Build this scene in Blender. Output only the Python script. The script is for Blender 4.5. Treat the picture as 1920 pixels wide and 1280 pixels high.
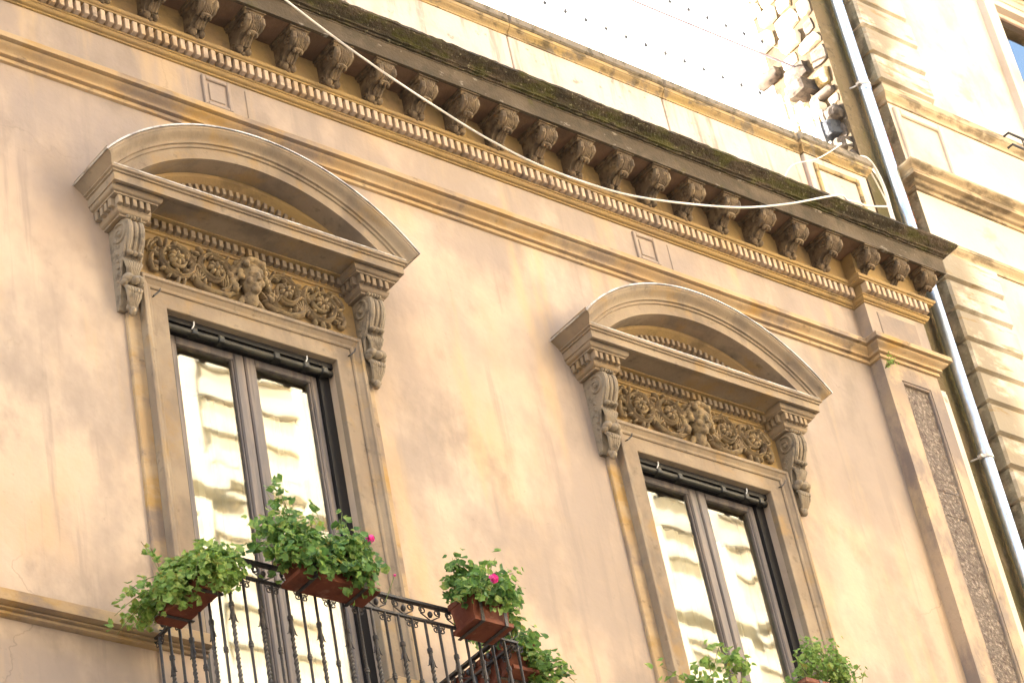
import bpy, math, random
from mathutils import Vector, Matrix
import numpy as np
random.seed(7)
sc = bpy.context.scene
for o in list(bpy.data.objects): bpy.data.objects.remove(o)
C = sc.collection
R = math.radians
# ------------------------------------------------------------------ camera
cam = bpy.data.cameras.new('camera'); co = bpy.data.objects.new('camera', cam); C.objects.link(co); sc.camera = co
yaw, pit, rol = 0.782998, 0.615373, -0.2100387
d = Vector((math.sin(yaw)*math.cos(pit), math.cos(yaw)*math.cos(pit), math.sin(pit)))
r = Vector((math.cos(yaw), -math.sin(yaw), 0)); u = r.cross(d)
r2 = r*math.cos(rol)+u*math.sin(rol); u2 = -r*math.sin(rol)+u*math.cos(rol)
m = Matrix((r2, u2, -d)).transposed().to_4x4(); m.translation = (0, -11, 1.6)
co.matrix_world = m
cam.sensor_width = 36; cam.lens = 5107.7/1920*36; cam.clip_end = 2000
# ------------------------------------------------------------------ light
w = bpy.data.worlds.new('World'); sc.world = w; w.use_nodes = True
nt = w.node_tree; sky = nt.nodes.new('ShaderNodeTexSky'); sky.sky_type = 'NISHITA'; sky.sun_disc = False
S = Vector((-.70, .66, .215)).normalized()
sky.sun_elevation = math.asin(S.z); sky.sun_rotation = math.atan2(S.x, S.y)
sky.dust_density = 2.5; sky.air_density = 1.0
bg = nt.nodes['Background']; bg.inputs[1].default_value = 0.15; nt.links.new(sky.outputs[0], bg.inputs[0])
sl = bpy.data.lights.new('sun', 'SUN'); sl.energy = 5.0; sl.angle = R(.5); sl.color = (1, .95, .87)
so = bpy.data.objects.new('sun', sl); C.objects.link(so); so.rotation_euler = (-S).to_track_quat('-Z', 'Y').to_euler()
so.location = (0, 0, 40)
sc.cycles.max_bounces = 6; sc.cycles.diffuse_bounces = 4; sc.cycles.glossy_bounces = 3; sc.cycles.transparent_max_bounces = 6; sc.cycles.transmission_bounces = 2
sc.view_settings.view_transform = 'Standard'; sc.view_settings.look = 'None'
sc.view_settings.exposure = 3.55; sc.view_settings.gamma = 1; sc.view_settings.use_curve_mapping = False
# ------------------------------------------------------------------ materials
def mat(name, base, layers=(), rough=.88, bump=.3, bscale=60, spec=.25, metal=0., bump2=None, trans=0, crack=None):
    """layers: (colour, scale, lo, hi, amount[, detail, region])  region=(axis, a, b): the layer fades in from a to b"""
    k = SCALE.get(name, 1); base = tuple(c*k for c in base); layers = [(tuple(c*k for c in la[0]),)+tuple(la[1:]) for la in layers]
    ma = bpy.data.materials.new(name); ma.use_nodes = True
    t = ma.node_tree; N = t.nodes; L = t.links; bs = N['Principled BSDF']
    bs.inputs['Roughness'].default_value = rough; bs.inputs['Specular IOR Level'].default_value = spec
    bs.inputs['Metallic'].default_value = metal
    geo = N.new('ShaderNodeNewGeometry'); pos = geo.outputs['Position']
    sep = N.new('ShaderNodeSeparateXYZ'); L.new(pos, sep.inputs[0])
    def noise(scale, detail, off):
        mp = N.new('ShaderNodeMapping'); L.new(pos, mp.inputs[0])
        mp.inputs['Scale'].default_value = scale if isinstance(scale, tuple) else (scale,)*3
        mp.inputs['Location'].default_value = (off*3.7, off*1.3, off*2.1)
        n = N.new('ShaderNodeTexNoise'); n.inputs['Scale'].default_value = 1; n.inputs['Detail'].default_value = detail
        n.inputs['Roughness'].default_value = .6
        L.new(mp.outputs[0], n.inputs['Vector']); return n.outputs['Fac']
    cur = None
    for i, la in enumerate(layers):
        col, scale, lo, hi, amt = la[:5]; det = la[5] if len(la) > 5 else 5; reg = la[6] if len(la) > 6 else None
        f = noise(scale, det, i+1+len(name))
        mr = N.new('ShaderNodeMapRange'); mr.inputs[1].default_value = lo; mr.inputs[2].default_value = hi
        mr.inputs[4].default_value = amt; mr.interpolation_type = 'SMOOTHSTEP'; L.new(f, mr.inputs[0]); f = mr.outputs[0]
        for rg in ([reg] if reg and not isinstance(reg, list) else (reg or [])):
            q = N.new('ShaderNodeMapRange'); q.interpolation_type = 'SMOOTHSTEP'
            q.inputs[1].default_value = rg[1]; q.inputs[2].default_value = rg[2]; L.new(sep.outputs['XYZ'.index(rg[0])], q.inputs[0])
            mu = N.new('ShaderNodeMath'); mu.operation = 'MULTIPLY'; L.new(f, mu.inputs[0]); L.new(q.outputs[0], mu.inputs[1]); f = mu.outputs[0]
        mx = N.new('ShaderNodeMix'); mx.data_type = 'RGBA'; L.new(f, mx.inputs[0])
        if cur is None: mx.inputs[6].default_value = (*base, 1)
        else: L.new(cur, mx.inputs[6])
        mx.inputs[7].default_value = (*col, 1); cur = mx.outputs[2]
    if crack:
        vo = N.new('ShaderNodeTexVoronoi'); vo.feature = 'DISTANCE_TO_EDGE'; vo.inputs['Scale'].default_value = crack[0]
        nz = N.new('ShaderNodeTexNoise'); nz.inputs['Scale'].default_value = 3.0; nz.inputs['Detail'].default_value = 6; L.new(pos, nz.inputs['Vector'])
        va = N.new('ShaderNodeVectorMath'); va.operation = 'MULTIPLY_ADD'; L.new(nz.outputs['Color'], va.inputs[0]); va.inputs[1].default_value = (.55, .55, .55); L.new(pos, va.inputs[2])
        L.new(va.outputs[0], vo.inputs['Vector'])
        m1 = N.new('ShaderNodeMapRange'); m1.inputs[1].default_value = crack[1]; m1.inputs[2].default_value = 0; L.new(vo.outputs['Distance'], m1.inputs[0])
        m2 = N.new('ShaderNodeMapRange'); m2.inputs[1].default_value = .50; m2.inputs[2].default_value = .62; m2.inputs[4].default_value = crack[2]; L.new(noise(.9, 2, 14), m2.inputs[0])
        m3 = N.new('ShaderNodeMath'); m3.operation = 'MULTIPLY'; L.new(m1.outputs[0], m3.inputs[0]); L.new(m2.outputs[0], m3.inputs[1])
        mx = N.new('ShaderNodeMix'); mx.data_type = 'RGBA'; L.new(m3.outputs[0], mx.inputs[0]); L.new(cur, mx.inputs[6]); mx.inputs[7].default_value = (.10, .075, .06, 1); cur = mx.outputs[2]
    if cur is None: bs.inputs['Base Color'].default_value = (*base, 1)
    else: L.new(cur, bs.inputs['Base Color'])
    if bump:
        b = N.new('ShaderNodeBump'); b.inputs['Strength'].default_value = bump; b.inputs['Distance'].default_value = .01
        L.new(noise(bscale, 6, 9), b.inputs['Height']); last = b
        if bump2:
            b2 = N.new('ShaderNodeBump'); b2.inputs['Strength'].default_value = bump2[0]; b2.inputs['Distance'].default_value = .03
            L.new(noise(bump2[1], 4, 5), b2.inputs['Height']); L.new(b.outputs[0], b2.inputs['Normal']); last = b2
        L.new(last.outputs[0], bs.inputs['Normal'])
    if trans:
        tr = N.new('ShaderNodeBsdfTranslucent'); ms = N.new('ShaderNodeMixShader'); ms.inputs[0].default_value = trans
        if cur is not None: L.new(cur, tr.inputs[0])
        else: tr.inputs[0].default_value = (*base, 1)
        L.new(bs.outputs[0], ms.inputs[1]); L.new(tr.outputs[0], ms.inputs[2]); L.new(ms.outputs[0], N['Material Output'].inputs[0])
    return ma
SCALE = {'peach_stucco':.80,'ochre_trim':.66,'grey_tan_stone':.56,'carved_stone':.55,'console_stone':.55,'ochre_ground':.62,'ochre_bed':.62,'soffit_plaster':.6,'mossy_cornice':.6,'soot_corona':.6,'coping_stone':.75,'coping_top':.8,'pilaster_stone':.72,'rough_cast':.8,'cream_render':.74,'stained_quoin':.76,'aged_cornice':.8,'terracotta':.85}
GREY = (.30, .235, .20); OCH = (.60, .38, .14)
M = {}
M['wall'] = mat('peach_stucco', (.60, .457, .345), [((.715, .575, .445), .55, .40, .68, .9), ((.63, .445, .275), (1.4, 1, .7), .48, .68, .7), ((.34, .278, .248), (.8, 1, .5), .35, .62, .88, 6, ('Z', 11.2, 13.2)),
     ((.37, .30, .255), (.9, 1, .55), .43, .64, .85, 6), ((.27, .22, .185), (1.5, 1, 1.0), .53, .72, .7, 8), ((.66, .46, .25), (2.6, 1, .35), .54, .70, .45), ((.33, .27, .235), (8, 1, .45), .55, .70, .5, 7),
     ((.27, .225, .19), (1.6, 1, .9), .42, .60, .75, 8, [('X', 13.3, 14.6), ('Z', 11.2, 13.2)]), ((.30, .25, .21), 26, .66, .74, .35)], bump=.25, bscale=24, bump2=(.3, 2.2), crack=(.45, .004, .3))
M['trim'] = mat('ochre_trim', (.58, .40, .22), [((.66, .50, .32), 1.7, .4, .65, .8), ((.55, .33, .10), (2, 2, 4), .48, .66, .8), ((.30, .235, .20), (2.0, 2, 3), .46, .64, .85, 7), ((.14, .105, .075), (6, 6, 9), .58, .72, .65, 7)], bump=.3, bscale=40)
M['dentil'] = mat('pale_dentil', (.46, .36, .275), [((.40, .285, .17), 3, .45, .62, .8), ((.20, .155, .125), 6, .52, .68, .75, 7)], bump=.25, bscale=45)
M['pale'] = mat('grey_tan_stone', (.45, .345, .245), [((.56, .44, .31), 2.1, .42, .62, .8), ((.30, .235, .185), (3, 3, 1.6), .46, .66, .8, 7), ((.54, .35, .15), 3.1, .52, .70, .7), ((.15, .115, .085), 12, .58, .74, .5, 7)], bump=.25, bscale=45)
M['bracket'] = mat('sooty_bracket', (.15, .108, .070), [((.22, .16, .095), 11, .45, .62, .85), ((.07, .052, .036), 14, .48, .64, .8)], bump=.5, bscale=70)  # brackets a darker brown than the bed wall behind them
M['relief'] = mat('carved_stone', (.42, .31, .19), [((.50, .37, .20), 9, .42, .62, .8), ((.19, .145, .105), 15, .48, .66, .75)], bump=.5, bscale=70)
M['console'] = mat('console_stone', (.46, .37, .27), [((.50, .41, .30), 8, .42, .62, .8), ((.19, .155, .125), 13, .48, .66, .7)], bump=.5, bscale=70)
M['frieze_bg'] = mat('ochre_ground', (.56, .37, .15), [((.47, .33, .18), 5, .42, .62, .8), ((.25, .18, .1), 12, .55, .72, .5)], bump=.3)
M['bed'] = mat('ochre_bed', (.50, .34, .15), [((.44, .30, .16), 2.5, .42, .62, .8), ((.20, .14, .08), 5, .52, .7, .6)], bump=.35)
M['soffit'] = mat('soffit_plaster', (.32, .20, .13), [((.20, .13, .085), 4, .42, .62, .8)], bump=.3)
M['moss'] = mat('mossy_cornice', (.090, .068, .045), [((.14, .10, .07), (2, 2, 6), .45, .65, .8), ((.10, .095, .025), (4, 4, 14), .46, .62, .85), ((.045, .036, .022), (3, 3, 20), .5, .64, .8),
     ((.36, .32, .20), 40, .62, .69, .8, 3), ((.42, .37, .30), (5, 5, 9), .70, .76, .7)], bump=.8, bscale=48, bump2=(.6, 16))
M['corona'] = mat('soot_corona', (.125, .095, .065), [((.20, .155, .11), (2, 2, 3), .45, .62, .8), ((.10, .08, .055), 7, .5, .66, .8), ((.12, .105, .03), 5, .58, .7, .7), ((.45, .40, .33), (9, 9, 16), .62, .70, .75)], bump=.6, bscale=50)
M['parapet'] = mat('parapet_plaster', (.58, .49, .415), [((.40, .33, .29), 1.6, .50, .66, .8, 7), ((.52, .37, .30), (3, 3, .9), .48, .68, .7), ((.24, .18, .15), (7, 7, .9), .52, .72, .8, 7), ((.13, .10, .075), 9, .6, .72, .55)], bump=.35, bscale=30)
M['coping'] = mat('coping_stone', (.50, .36, .19), [((.56, .40, .17), (3, 3, 9), .46, .62, .8), ((.14, .11, .07), (5, 5, 12), .5, .62, .85, 7), ((.24, .20, .16), 8, .52, .66, .8)], bump=.6, bscale=40)
M['copetop'] = mat('coping_top', (.26, .215, .165), [((.12, .10, .07), 14, .48, .62, .85), ((.42, .33, .22), 6, .56, .68, .7)], bump=.7, bscale=45)
M['rough'] = mat('rough_cast', (.20, .16, .135), [((.40, .33, .27), 42, .52, .6, .85, 3), ((.12, .085, .07), 24, .52, .64, .8)], bump=1, bscale=55, bump2=(1, 30))
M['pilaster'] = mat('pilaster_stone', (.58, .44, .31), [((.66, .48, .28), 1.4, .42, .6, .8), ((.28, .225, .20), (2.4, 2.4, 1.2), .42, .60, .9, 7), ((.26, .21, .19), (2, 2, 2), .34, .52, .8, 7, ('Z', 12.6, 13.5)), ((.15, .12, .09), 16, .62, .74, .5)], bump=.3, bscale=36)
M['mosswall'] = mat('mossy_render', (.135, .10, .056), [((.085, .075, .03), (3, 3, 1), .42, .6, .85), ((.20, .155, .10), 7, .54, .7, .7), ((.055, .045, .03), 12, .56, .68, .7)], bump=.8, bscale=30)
M['brick'] = mat('red_brick_strip', (.40, .18, .09), [((.50, .25, .13), 9, .45, .62, .8), ((.12, .07, .045), 7, .48, .62, .8)], bump=.8, bscale=40)
M['rb'] = mat('cream_render', (.72, .61, .50), [((.76, .68, .58), 1.1, .42, .62, .8), ((.62, .46, .32), (1.6, 1.6, 1.1), .50, .70, .7), ((.40, .31, .25), (1.5, 1.5, 1.9), .58, .72, .6)], bump=.25, bscale=30)
M['quoin'] = mat('stained_quoin', (.70, .62, .51), [((.64, .51, .35), 2.3, .48, .66, .7), ((.27, .22, .155), (3.4, 3.4, 4.6), .32, .54, .85, 7, ('X', 16.80, 16.42)), ((.30, .2, .09), (3, 3, 16), .56, .68, .7)], bump=.4, bscale=34)
M['qside'] = mat('quoin_side', (.24, .20, .13), [((.36, .30, .20), 9, .48, .64, .7), ((.11, .09, .055), 6, .48, .62, .8)], bump=.8, bscale=40)
M['rbcorn'] = mat('aged_cornice', (.50, .38, .24), [((.19, .145, .095), (3, 3, 9), .44, .60, .9, 7), ((.60, .47, .31), 3, .52, .66, .7)], bump=.5, bscale=40)
M['rubble'] = mat('rubble_stone', (.62, .54, .42), [((.70, .64, .54), 3, .42, .6, .8), ((.46, .36, .20), 6, .54, .68, .7), ((.2, .15, .10), 18, .64, .74, .6)], bump=1, bscale=26)
M['skysheet'] = mat('limewash', (.80, .79, .76), [((.72, .70, .66), 1.2, .45, .65, .7)], bump=.4, bscale=12)
M['mortar'] = mat('old_mortar', (.07, .05, .028), [((.03, .022, .015), 7, .46, .62, .8)], bump=1, bscale=30)
M['basalt'] = mat('grey_lava', (.06, .065, .075), [((.03, .03, .036), 20, .45, .6, .8)], bump=1, bscale=40)
M['rubble2'] = mat('ochre_rubble', (.20, .145, .06), [((.34, .27, .16), 9, .45, .6, .8), ((.09, .065, .03), 14, .5, .62, .7)], bump=1, bscale=26)
M['lump'] = mat('brown_stone_lump', (.085, .068, .055), [((.04, .032, .027), 16, .45, .6, .8)], bump=1, bscale=30)  # brown stone darkened to carry the shade of its turned-away underside
M['iron'] = mat('wrought_iron', (.028, .024, .024), [((.075, .055, .042), 22, .5, .66, .7)], rough=.5, bump=.4, bscale=90, spec=.5)
M['terracotta'] = mat('terracotta', (.20, .058, .030), [((.34, .20, .14), (9, 9, 14), .58, .70, .55, 7), ((.07, .03, .02), (6, 6, 3), .54, .7, .6, 6), ((.13, .036, .02), 9, .45, .65, .8), ((.27, .095, .05), 14, .58, .7, .6)], rough=.65, bump=.15)
M['soil'] = mat('potting_soil', (.03, .02, .013))
M['leaf'] = mat('geranium_leaf', (.115, .225, .05), [((.18, .32, .08), 12, .46, .62, .9, 2), ((.05, .12, .035), 17, .5, .62, .8, 2), ((.20, .30, .07), 31, .62, .70, .6, 2)], rough=.5, bump=0, spec=.4, trans=.45)
M['leaf2'] = mat('bright_leaf', (.23, .37, .08), [((.36, .45, .12), 14, .46, .62, .9, 2), ((.34, .27, .06), 23, .64, .68, .8, 1), ((.09, .18, .035), 19, .5, .62, .8, 2)], rough=.5, bump=0, spec=.4, trans=.45)
M['stem'] = mat('green_stem', (.16, .20, .07), [((.20, .12, .06), 12, .5, .6, .8)], bump=0)
M['pink'] = mat('pink_petal', (.80, .04, .30), [((.9, .16, .45), 60, .45, .6, .8)], rough=.5, bump=0, trans=.25)
M['wood'] = mat('aged_wood', (.15, .132, .128), [((.22, .18, .155), (14, 14, 1.2), .45, .62, .8), ((.095, .085, .085), (20, 20, 1.0), .5, .64, .7)], rough=.55, bump=.3, bscale=(70, 70, 4))
M['dark'] = mat('black_frame', (.017, .016, .017), rough=.5, bump=.1)
M['blind'] = mat('blind_case', (.026, .025, .023), [((.07, .066, .055), (3, 3, 20), .5, .6, .6)], rough=.45, bump=.1)
M['room'] = mat('room_wall', (.22, .19, .14), bump=0)
M['curtain'] = mat('cream_curtain', (.52, .48, .38), [((.36, .33, .26), (9, 9, .6), .45, .6, .6)], bump=0)
M['zinc'] = mat('zinc_flashing', (.56, .52, .48), [((.22, .19, .16), 7, .45, .60, .85)], rough=.45, metal=.0, bump=.1, spec=.5)
M['pipe'] = mat('galvanised_pipe', (.56, .63, .72), [((.44, .50, .58), 9, .45, .6, .5), ((.34, .33, .32), (20, 20, 2), .62, .72, .5)], rough=.33, metal=.85, bump=.05)
M['cable'] = mat('white_cable', (.74, .68, .60), bump=0, rough=.5)
M['purple'] = mat('mauve_cable', (.26, .23, .29), bump=0)
M['whitemetal'] = mat('white_paint', (.80, .80, .82), [((.55, .5, .48), 14, .6, .7, .6)], rough=.5, bump=.1)
M['opp'] = mat('opposite_stucco', (.56, .49, .36), [((.51, .43, .31), .7, .42, .62, .8), ((.40, .34, .25), (1.5, 1.5, .6), .56, .7, .6)], bump=.1)
M['oppstone'] = mat('opposite_stone', (.70, .64, .51), [((.45, .40, .32), 2, .5, .66, .6)], bump=.1)
M['shutter'] = mat('opposite_shutter', (.32, .27, .18), bump=0)
M['lava'] = mat('lava_stone', (.085, .08, .075), [((.06, .056, .053), 2, .45, .6, .8)], bump=.2)
M['street'] = mat('lava_paving', (.06, .058, .056), [((.04, .04, .04), 1.5, .45, .6, .8)], bump=.3, bscale=8)
M['rbframe'] = mat('pinkish_frame', (.62, .44, .36), [((.5, .36, .3), 4, .5, .6, .6)], bump=.1)

def glass(name, refl, tint, wav, ws):
    ma = bpy.data.materials.new(name); ma.use_nodes = True; t = ma.node_tree; N = t.nodes; L = t.links
    N.remove(N['Principled BSDF']); g = N.new('ShaderNodeBsdfGlossy'); g.inputs['Roughness'].default_value = 0.02
    g.inputs['Color'].default_value = (.97, .97, .97, 1)
    tr = N.new('ShaderNodeBsdfTransparent'); tr.inputs[0].default_value = (*tint, 1)
    mx = N.new('ShaderNodeMixShader'); mx.inputs[0].default_value = refl
    geo = N.new('ShaderNodeNewGeometry'); mp = N.new('ShaderNodeMapping'); mp.inputs['Scale'].default_value = ws
    L.new(geo.outputs['Position'], mp.inputs[0]); n = N.new('ShaderNodeTexNoise'); n.inputs['Scale'].default_value = 1; n.inputs['Detail'].default_value = 1.5
    L.new(mp.outputs[0], n.inputs['Vector']); b = N.new('ShaderNodeBump'); b.inputs['Strength'].default_value = 1; b.inputs['Distance'].default_value = wav
    L.new(n.outputs['Fac'], b.inputs['Height']); L.new(b.outputs[0], g.inputs['Normal'])
    L.new(tr.outputs[0], mx.inputs[1]); L.new(g.outputs[0], mx.inputs[2]); L.new(mx.outputs[0], N['Material Output'].inputs[0]); return ma
M['glass'] = glass('wavy_glass', .078, (.85, .86, .82), .0011, (2.6, 2, 1.3))
M['glass2'] = glass('flat_glass', .2, (.5, .5, .5), .001, (2, 2, 2))

# ------------------------------------------------------------------ mesh helpers
class MB:
    def __init__(s): s.v = []; s.f = []
    def add(s, vs, fs):
        k = len(s.v); s.v += [tuple(p) for p in vs]; s.f += [tuple(i+k for i in f) for f in fs]
    def box(s, x0, x1, y0, y1, z0, z1):
        s.add([(x0,y0,z0),(x1,y0,z0),(x1,y1,z0),(x0,y1,z0),(x0,y0,z1),(x1,y0,z1),(x1,y1,z1),(x0,y1,z1)],
              [(0,3,2,1),(4,5,6,7),(0,1,5,4),(1,2,6,5),(2,3,7,6),(3,0,4,7)])
    def bbox(s, x0, x1, y0, y1, z0, z1, b=.004):
        """box with a chamfered front (towards -y)"""
        s.add([(x0,y1,z0),(x1,y1,z0),(x1,y1,z1),(x0,y1,z1),(x0,y0+b,z0),(x1,y0+b,z0),(x1,y0+b,z1),(x0,y0+b,z1),
               (x0+b,y0,z0+b),(x1-b,y0,z0+b),(x1-b,y0,z1-b),(x0+b,y0,z1-b)],
              [(0,1,2,3),(4,5,1,0),(5,6,2,1),(6,7,3,2),(7,4,0,3),(8,9,5,4),(9,10,6,5),(10,11,7,6),(11,8,4,7),(11,10,9,8)])
    def rings(s, rg, closed=True, caps=True):
        n = len(rg[0]); k = len(s.v)
        for q in rg: s.v += [tuple(p) for p in q]
        for i in range(len(rg)-1):
            for j in range(n if closed else n-1):
                a = k+i*n+j; b = k+i*n+(j+1) % n
                s.f.append((a, b, b+n, a+n))
        if caps:
            s.f.append(tuple(k+j for j in reversed(range(n)))); s.f.append(tuple(k+(len(rg)-1)*n+j for j in range(n)))
    def prism(s, poly, x0, x1, f=None):
        """poly in (y,z), extruded along x"""
        s.rings([[(x, a, b) for a, b in poly] for x in (x0, x1)])
    def tube(s, path, rad, n=6, flat=1.0):
        P = [Vector(p) for p in path]; rg = []
        if not isinstance(rad, (list, tuple)): rad = [rad]*len(P)
        up = None
        for i, p in enumerate(P):
            t = (P[min(i+1, len(P)-1)]-P[max(i-1, 0)])
            if t.length < 1e-9: t = Vector((0,0,1))
            t.normalize()
            if up is None: up = Vector((0,-1,0)) if abs(t.y) < .9 else Vector((0,0,1))
            a = up-t*up.dot(t)
            if a.length < 1e-6: a = t.orthogonal()
            a.normalize(); up = a; b = t.cross(a)
            rg.append([p+a*(math.cos(2*math.pi*j/n)*rad[i]*flat)+b*(math.sin(2*math.pi*j/n)*rad[i]) for j in range(n)])
        s.rings(rg)
    def ell(s, c, rad, rot=None, nu=8, nv=6):
        c = Vector(c); vs = []; fs = []
        for i in range(nv+1):
            th = math.pi*i/nv
            for j in range(nu):
                ph = 2*math.pi*j/nu
                p = Vector((rad[0]*math.sin(th)*math.cos(ph), rad[1]*math.sin(th)*math.sin(ph), rad[2]*math.cos(th)))
                if rot is not None: p = rot @ p
                vs.append(c+p)
        for i in range(nv):
            for j in range(nu):
                a = i*nu+j; b = i*nu+(j+1) % nu
                if i == 0: fs.append((a, a+nu, b+nu))
                elif i == nv-1: fs.append((a, a+nu, b))
                else: fs.append((a, a+nu, b+nu, b))
        s.add(vs, fs)
    def lobe(s, x, z, ang, ln, wd, y=-.03, th=.02, nu=6, nv=5):
        """leaf-like bump lying on a wall plane: from (x,z) along angle"""
        c = (x+math.cos(ang)*ln/2, y, z+math.sin(ang)*ln/2)
        s.ell(c, (ln/2, th, wd/2), Matrix.Rotation(-ang, 3, 'Y'), nu, nv)
    def mould(s, prof, path, z0=0):
        """sweep a profile of (p,z) along a plan path; p goes out to the right of travel, mitred"""
        n = len(path); rg = []
        for i, (x, y) in enumerate(path):
            nn = []
            for a, b in ((i-1, i), (i, i+1)):
                if a < 0 or b >= n: continue
                dx, dy = path[b][0]-path[a][0], path[b][1]-path[a][1]; l = math.hypot(dx, dy); nn.append(Vector((dy/l, -dx/l)))
            if len(nn) == 2:
                mt = nn[0]+nn[1]; mt = mt/(mt.length_squared/2) if mt.length > 1e-6 else nn[0]
            else: mt = nn[0]
            rg.append([(x+mt.x*p, y+mt.y*p, z+z0) for p, z in prof])
        s.rings(rg, closed=False, caps=True)
    def arc(s, prof, cx, cz, a0, a1, n):
        """sweep (p, radius) round a horizontal axis"""
        s.rings([[(cx+q*math.sin(a), -p, cz+q*math.cos(a)) for p, q in prof] for a in [a0+(a1-a0)*i/n for i in range(n+1)]])
    def mesh(s, name, smooth=None):
        me = bpy.data.meshes.new(name); me.from_pydata(s.v, [], s.f); me.validate(); me.update()
        import bmesh
        bm = bmesh.new(); bm.from_mesh(me); bmesh.ops.recalc_face_normals(bm, faces=bm.faces); bm.to_mesh(me); bm.free()
        if smooth is not None:
            me.polygons.foreach_set('use_smooth', [True]*len(me.polygons)); me.set_sharp_from_angle(angle=R(smooth))
        return me
    def build(s, name, ma, parent=None, smooth=None, mats=None):
        return link(name, s.mesh(name, smooth), ma, parent)
def link(name, me, ma=None, parent=None):
    if ma is not None and len(me.materials) == 0: me.materials.append(M[ma])
    o = bpy.data.objects.new(name, me); C.objects.link(o)
    if parent is not None: o.parent = parent
    return o
def tag(o, label=None, cat=None, group=None, kind=None):
    for k, v in (('label', label), ('category', cat), ('group', group), ('kind', kind)):
        if v: o[k] = v
    return o
def empty(name, loc, label, cat, group=None):
    o = bpy.data.objects.new(name, None); C.objects.link(o); o.location = loc; o.empty_display_size = .2
    return tag(o, label, cat, group)
def put(o, parent):
    """parent keeping world coordinates of the mesh"""
    o.parent = parent; o.matrix_parent_inverse = Matrix.Translation(-Vector(parent.location)) if parent.type == 'EMPTY' else Matrix()
    return o
def cyma(p0, z0, p1, z1, n=6, rev=False):
    out = []
    for i in range(n+1):
        t = i/n; q = t*t*(3-2*t)
        out.append((p0+(p1-p0)*q, z0+(z1-z0)*t) if not rev else (p0+(p1-p0)*t, z0+(z1-z0)*q))
    return out
def cove(p0, z0, p1, z1, n=5):
    return [(p0+(p1-p0)*(1-math.cos(math.pi/2*i/n)), z0+(z1-z0)*math.sin(math.pi/2*i/n)) for i in range(n+1)]
def ovolo(p0, z0, p1, z1, n=5):
    return [(p0+(p1-p0)*math.sin(math.pi/2*i/n), z0+(z1-z0)*(1-math.cos(math.pi/2*i/n))) for i in range(n+1)]

# ------------------------------------------------------------------ setting
g = MB(); g.box(-300, 300, -300, 300, -.2, 0); tag(g.build('street', 'street'), kind='structure')

# ------------------------------------------------------------------ the stuccoed building
CX = [8.655, 12.535]; XL, XR = 4.0, 15.50
B = empty('stucco_building', (XL, 0, 0), 'peach stucco building with arched window pediments and bracketed mossy cornice', 'building')
def part(mb, name, ma, parent=None, smooth=None):
    o = mb.build(name, ma, None, smooth)
    if parent is None: put(o, B)
    else: o.parent = parent
    return o
HO = .645; ZT = 11.872; ZB = 8.34           # window opening half width, head and foot
# wall with openings
def quadwall(mb, xs, zs, y, holes):
    for i in range(len(xs)-1):
        for j in range(len(zs)-1):
            xm = (xs[i]+xs[i+1])/2; zm = (zs[j]+zs[j+1])/2
            if any(a < xm < b and c < zm < e for a, b, c, e in holes): continue
            mb.add([(xs[i],y,zs[j]),(xs[i+1],y,zs[j]),(xs[i+1],y,zs[j+1]),(xs[i],y,zs[j+1])], [(0,1,2,3)])
wl = MB(); holes = [(c-HO, c+HO, ZB, ZT) for c in CX]
quadwall(wl, [XL]+[v for h in holes for v in h[:2]]+[XR], [0, ZB, ZT, 13.9], 0, holes)
for a, b, c, e in holes:
    wl.add([(a,-.0,c),(a,.34,c),(a,.34,e),(a,-.0,e)], [(0,1,2,3)]); wl.add([(b,0,c),(b,.34,c),(b,.34,e),(b,0,e)], [(0,1,2,3)])
    wl.add([(a,0,e),(b,0,e),(b,.34,e),(a,.34,e)], [(0,1,2,3)]); wl.add([(a,0,c),(b,0,c),(b,.34,c),(a,.34,c)], [(0,1,2,3)])
wl.add([(XR,0,0),(XR,9,0),(XR,9,14.7),(XR,0,14.7)], [(0,1,2,3)]); wl.add([(XL,0,0),(XL,9,0),(XL,9,14.7),(XL,0,14.7)], [(0,1,2,3)])
wl.add([(XL,9,0),(XR,9,0),(XR,9,14.7),(XL,9,14.7)], [(0,1,2,3)]); wl.add([(XL,-.02,14.74),(XR,-.02,14.74),(XR,9,14.74),(XL,9,14.74)], [(0,1,2,3)])
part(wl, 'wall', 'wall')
rm = MB()
for c in CX:
    x0, x1 = c-.95, c+.95
    rm.add([(x0,.36,8.2),(x1,.36,8.2),(x1,.36,12.6),(x0,.36,12.6),(x0,2.4,8.2),(x1,2.4,8.2),(x1,2.4,12.6),(x0,2.4,12.6)], [(4,5,6,7),(0,4,7,3),(1,5,6,2),(3,7,6,2),(0,4,5,1)])
part(rm, 'room_lining', 'room')
BR = 14.85; PP = .12                         # pilaster left edge, projection
path = [(XL, 0), (BR, 0), (BR, -PP), (XR, -PP), (XR, 1.2)]
# string course under the frieze
st = MB(); st.mould([(0,13.545),(.020,13.55),(.020,13.578),(.012,13.582),(.012,13.588),(.042,13.590),(.042,13.608)]+cyma(.040,13.612,.088,13.652)+[(.088,13.658),(.075,13.660),(.075,13.664),(.118,13.664),(.118,13.706),(.112,13.714),(.0,13.735)], path)
part(st, 'string_course', 'trim', smooth=30)
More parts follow.
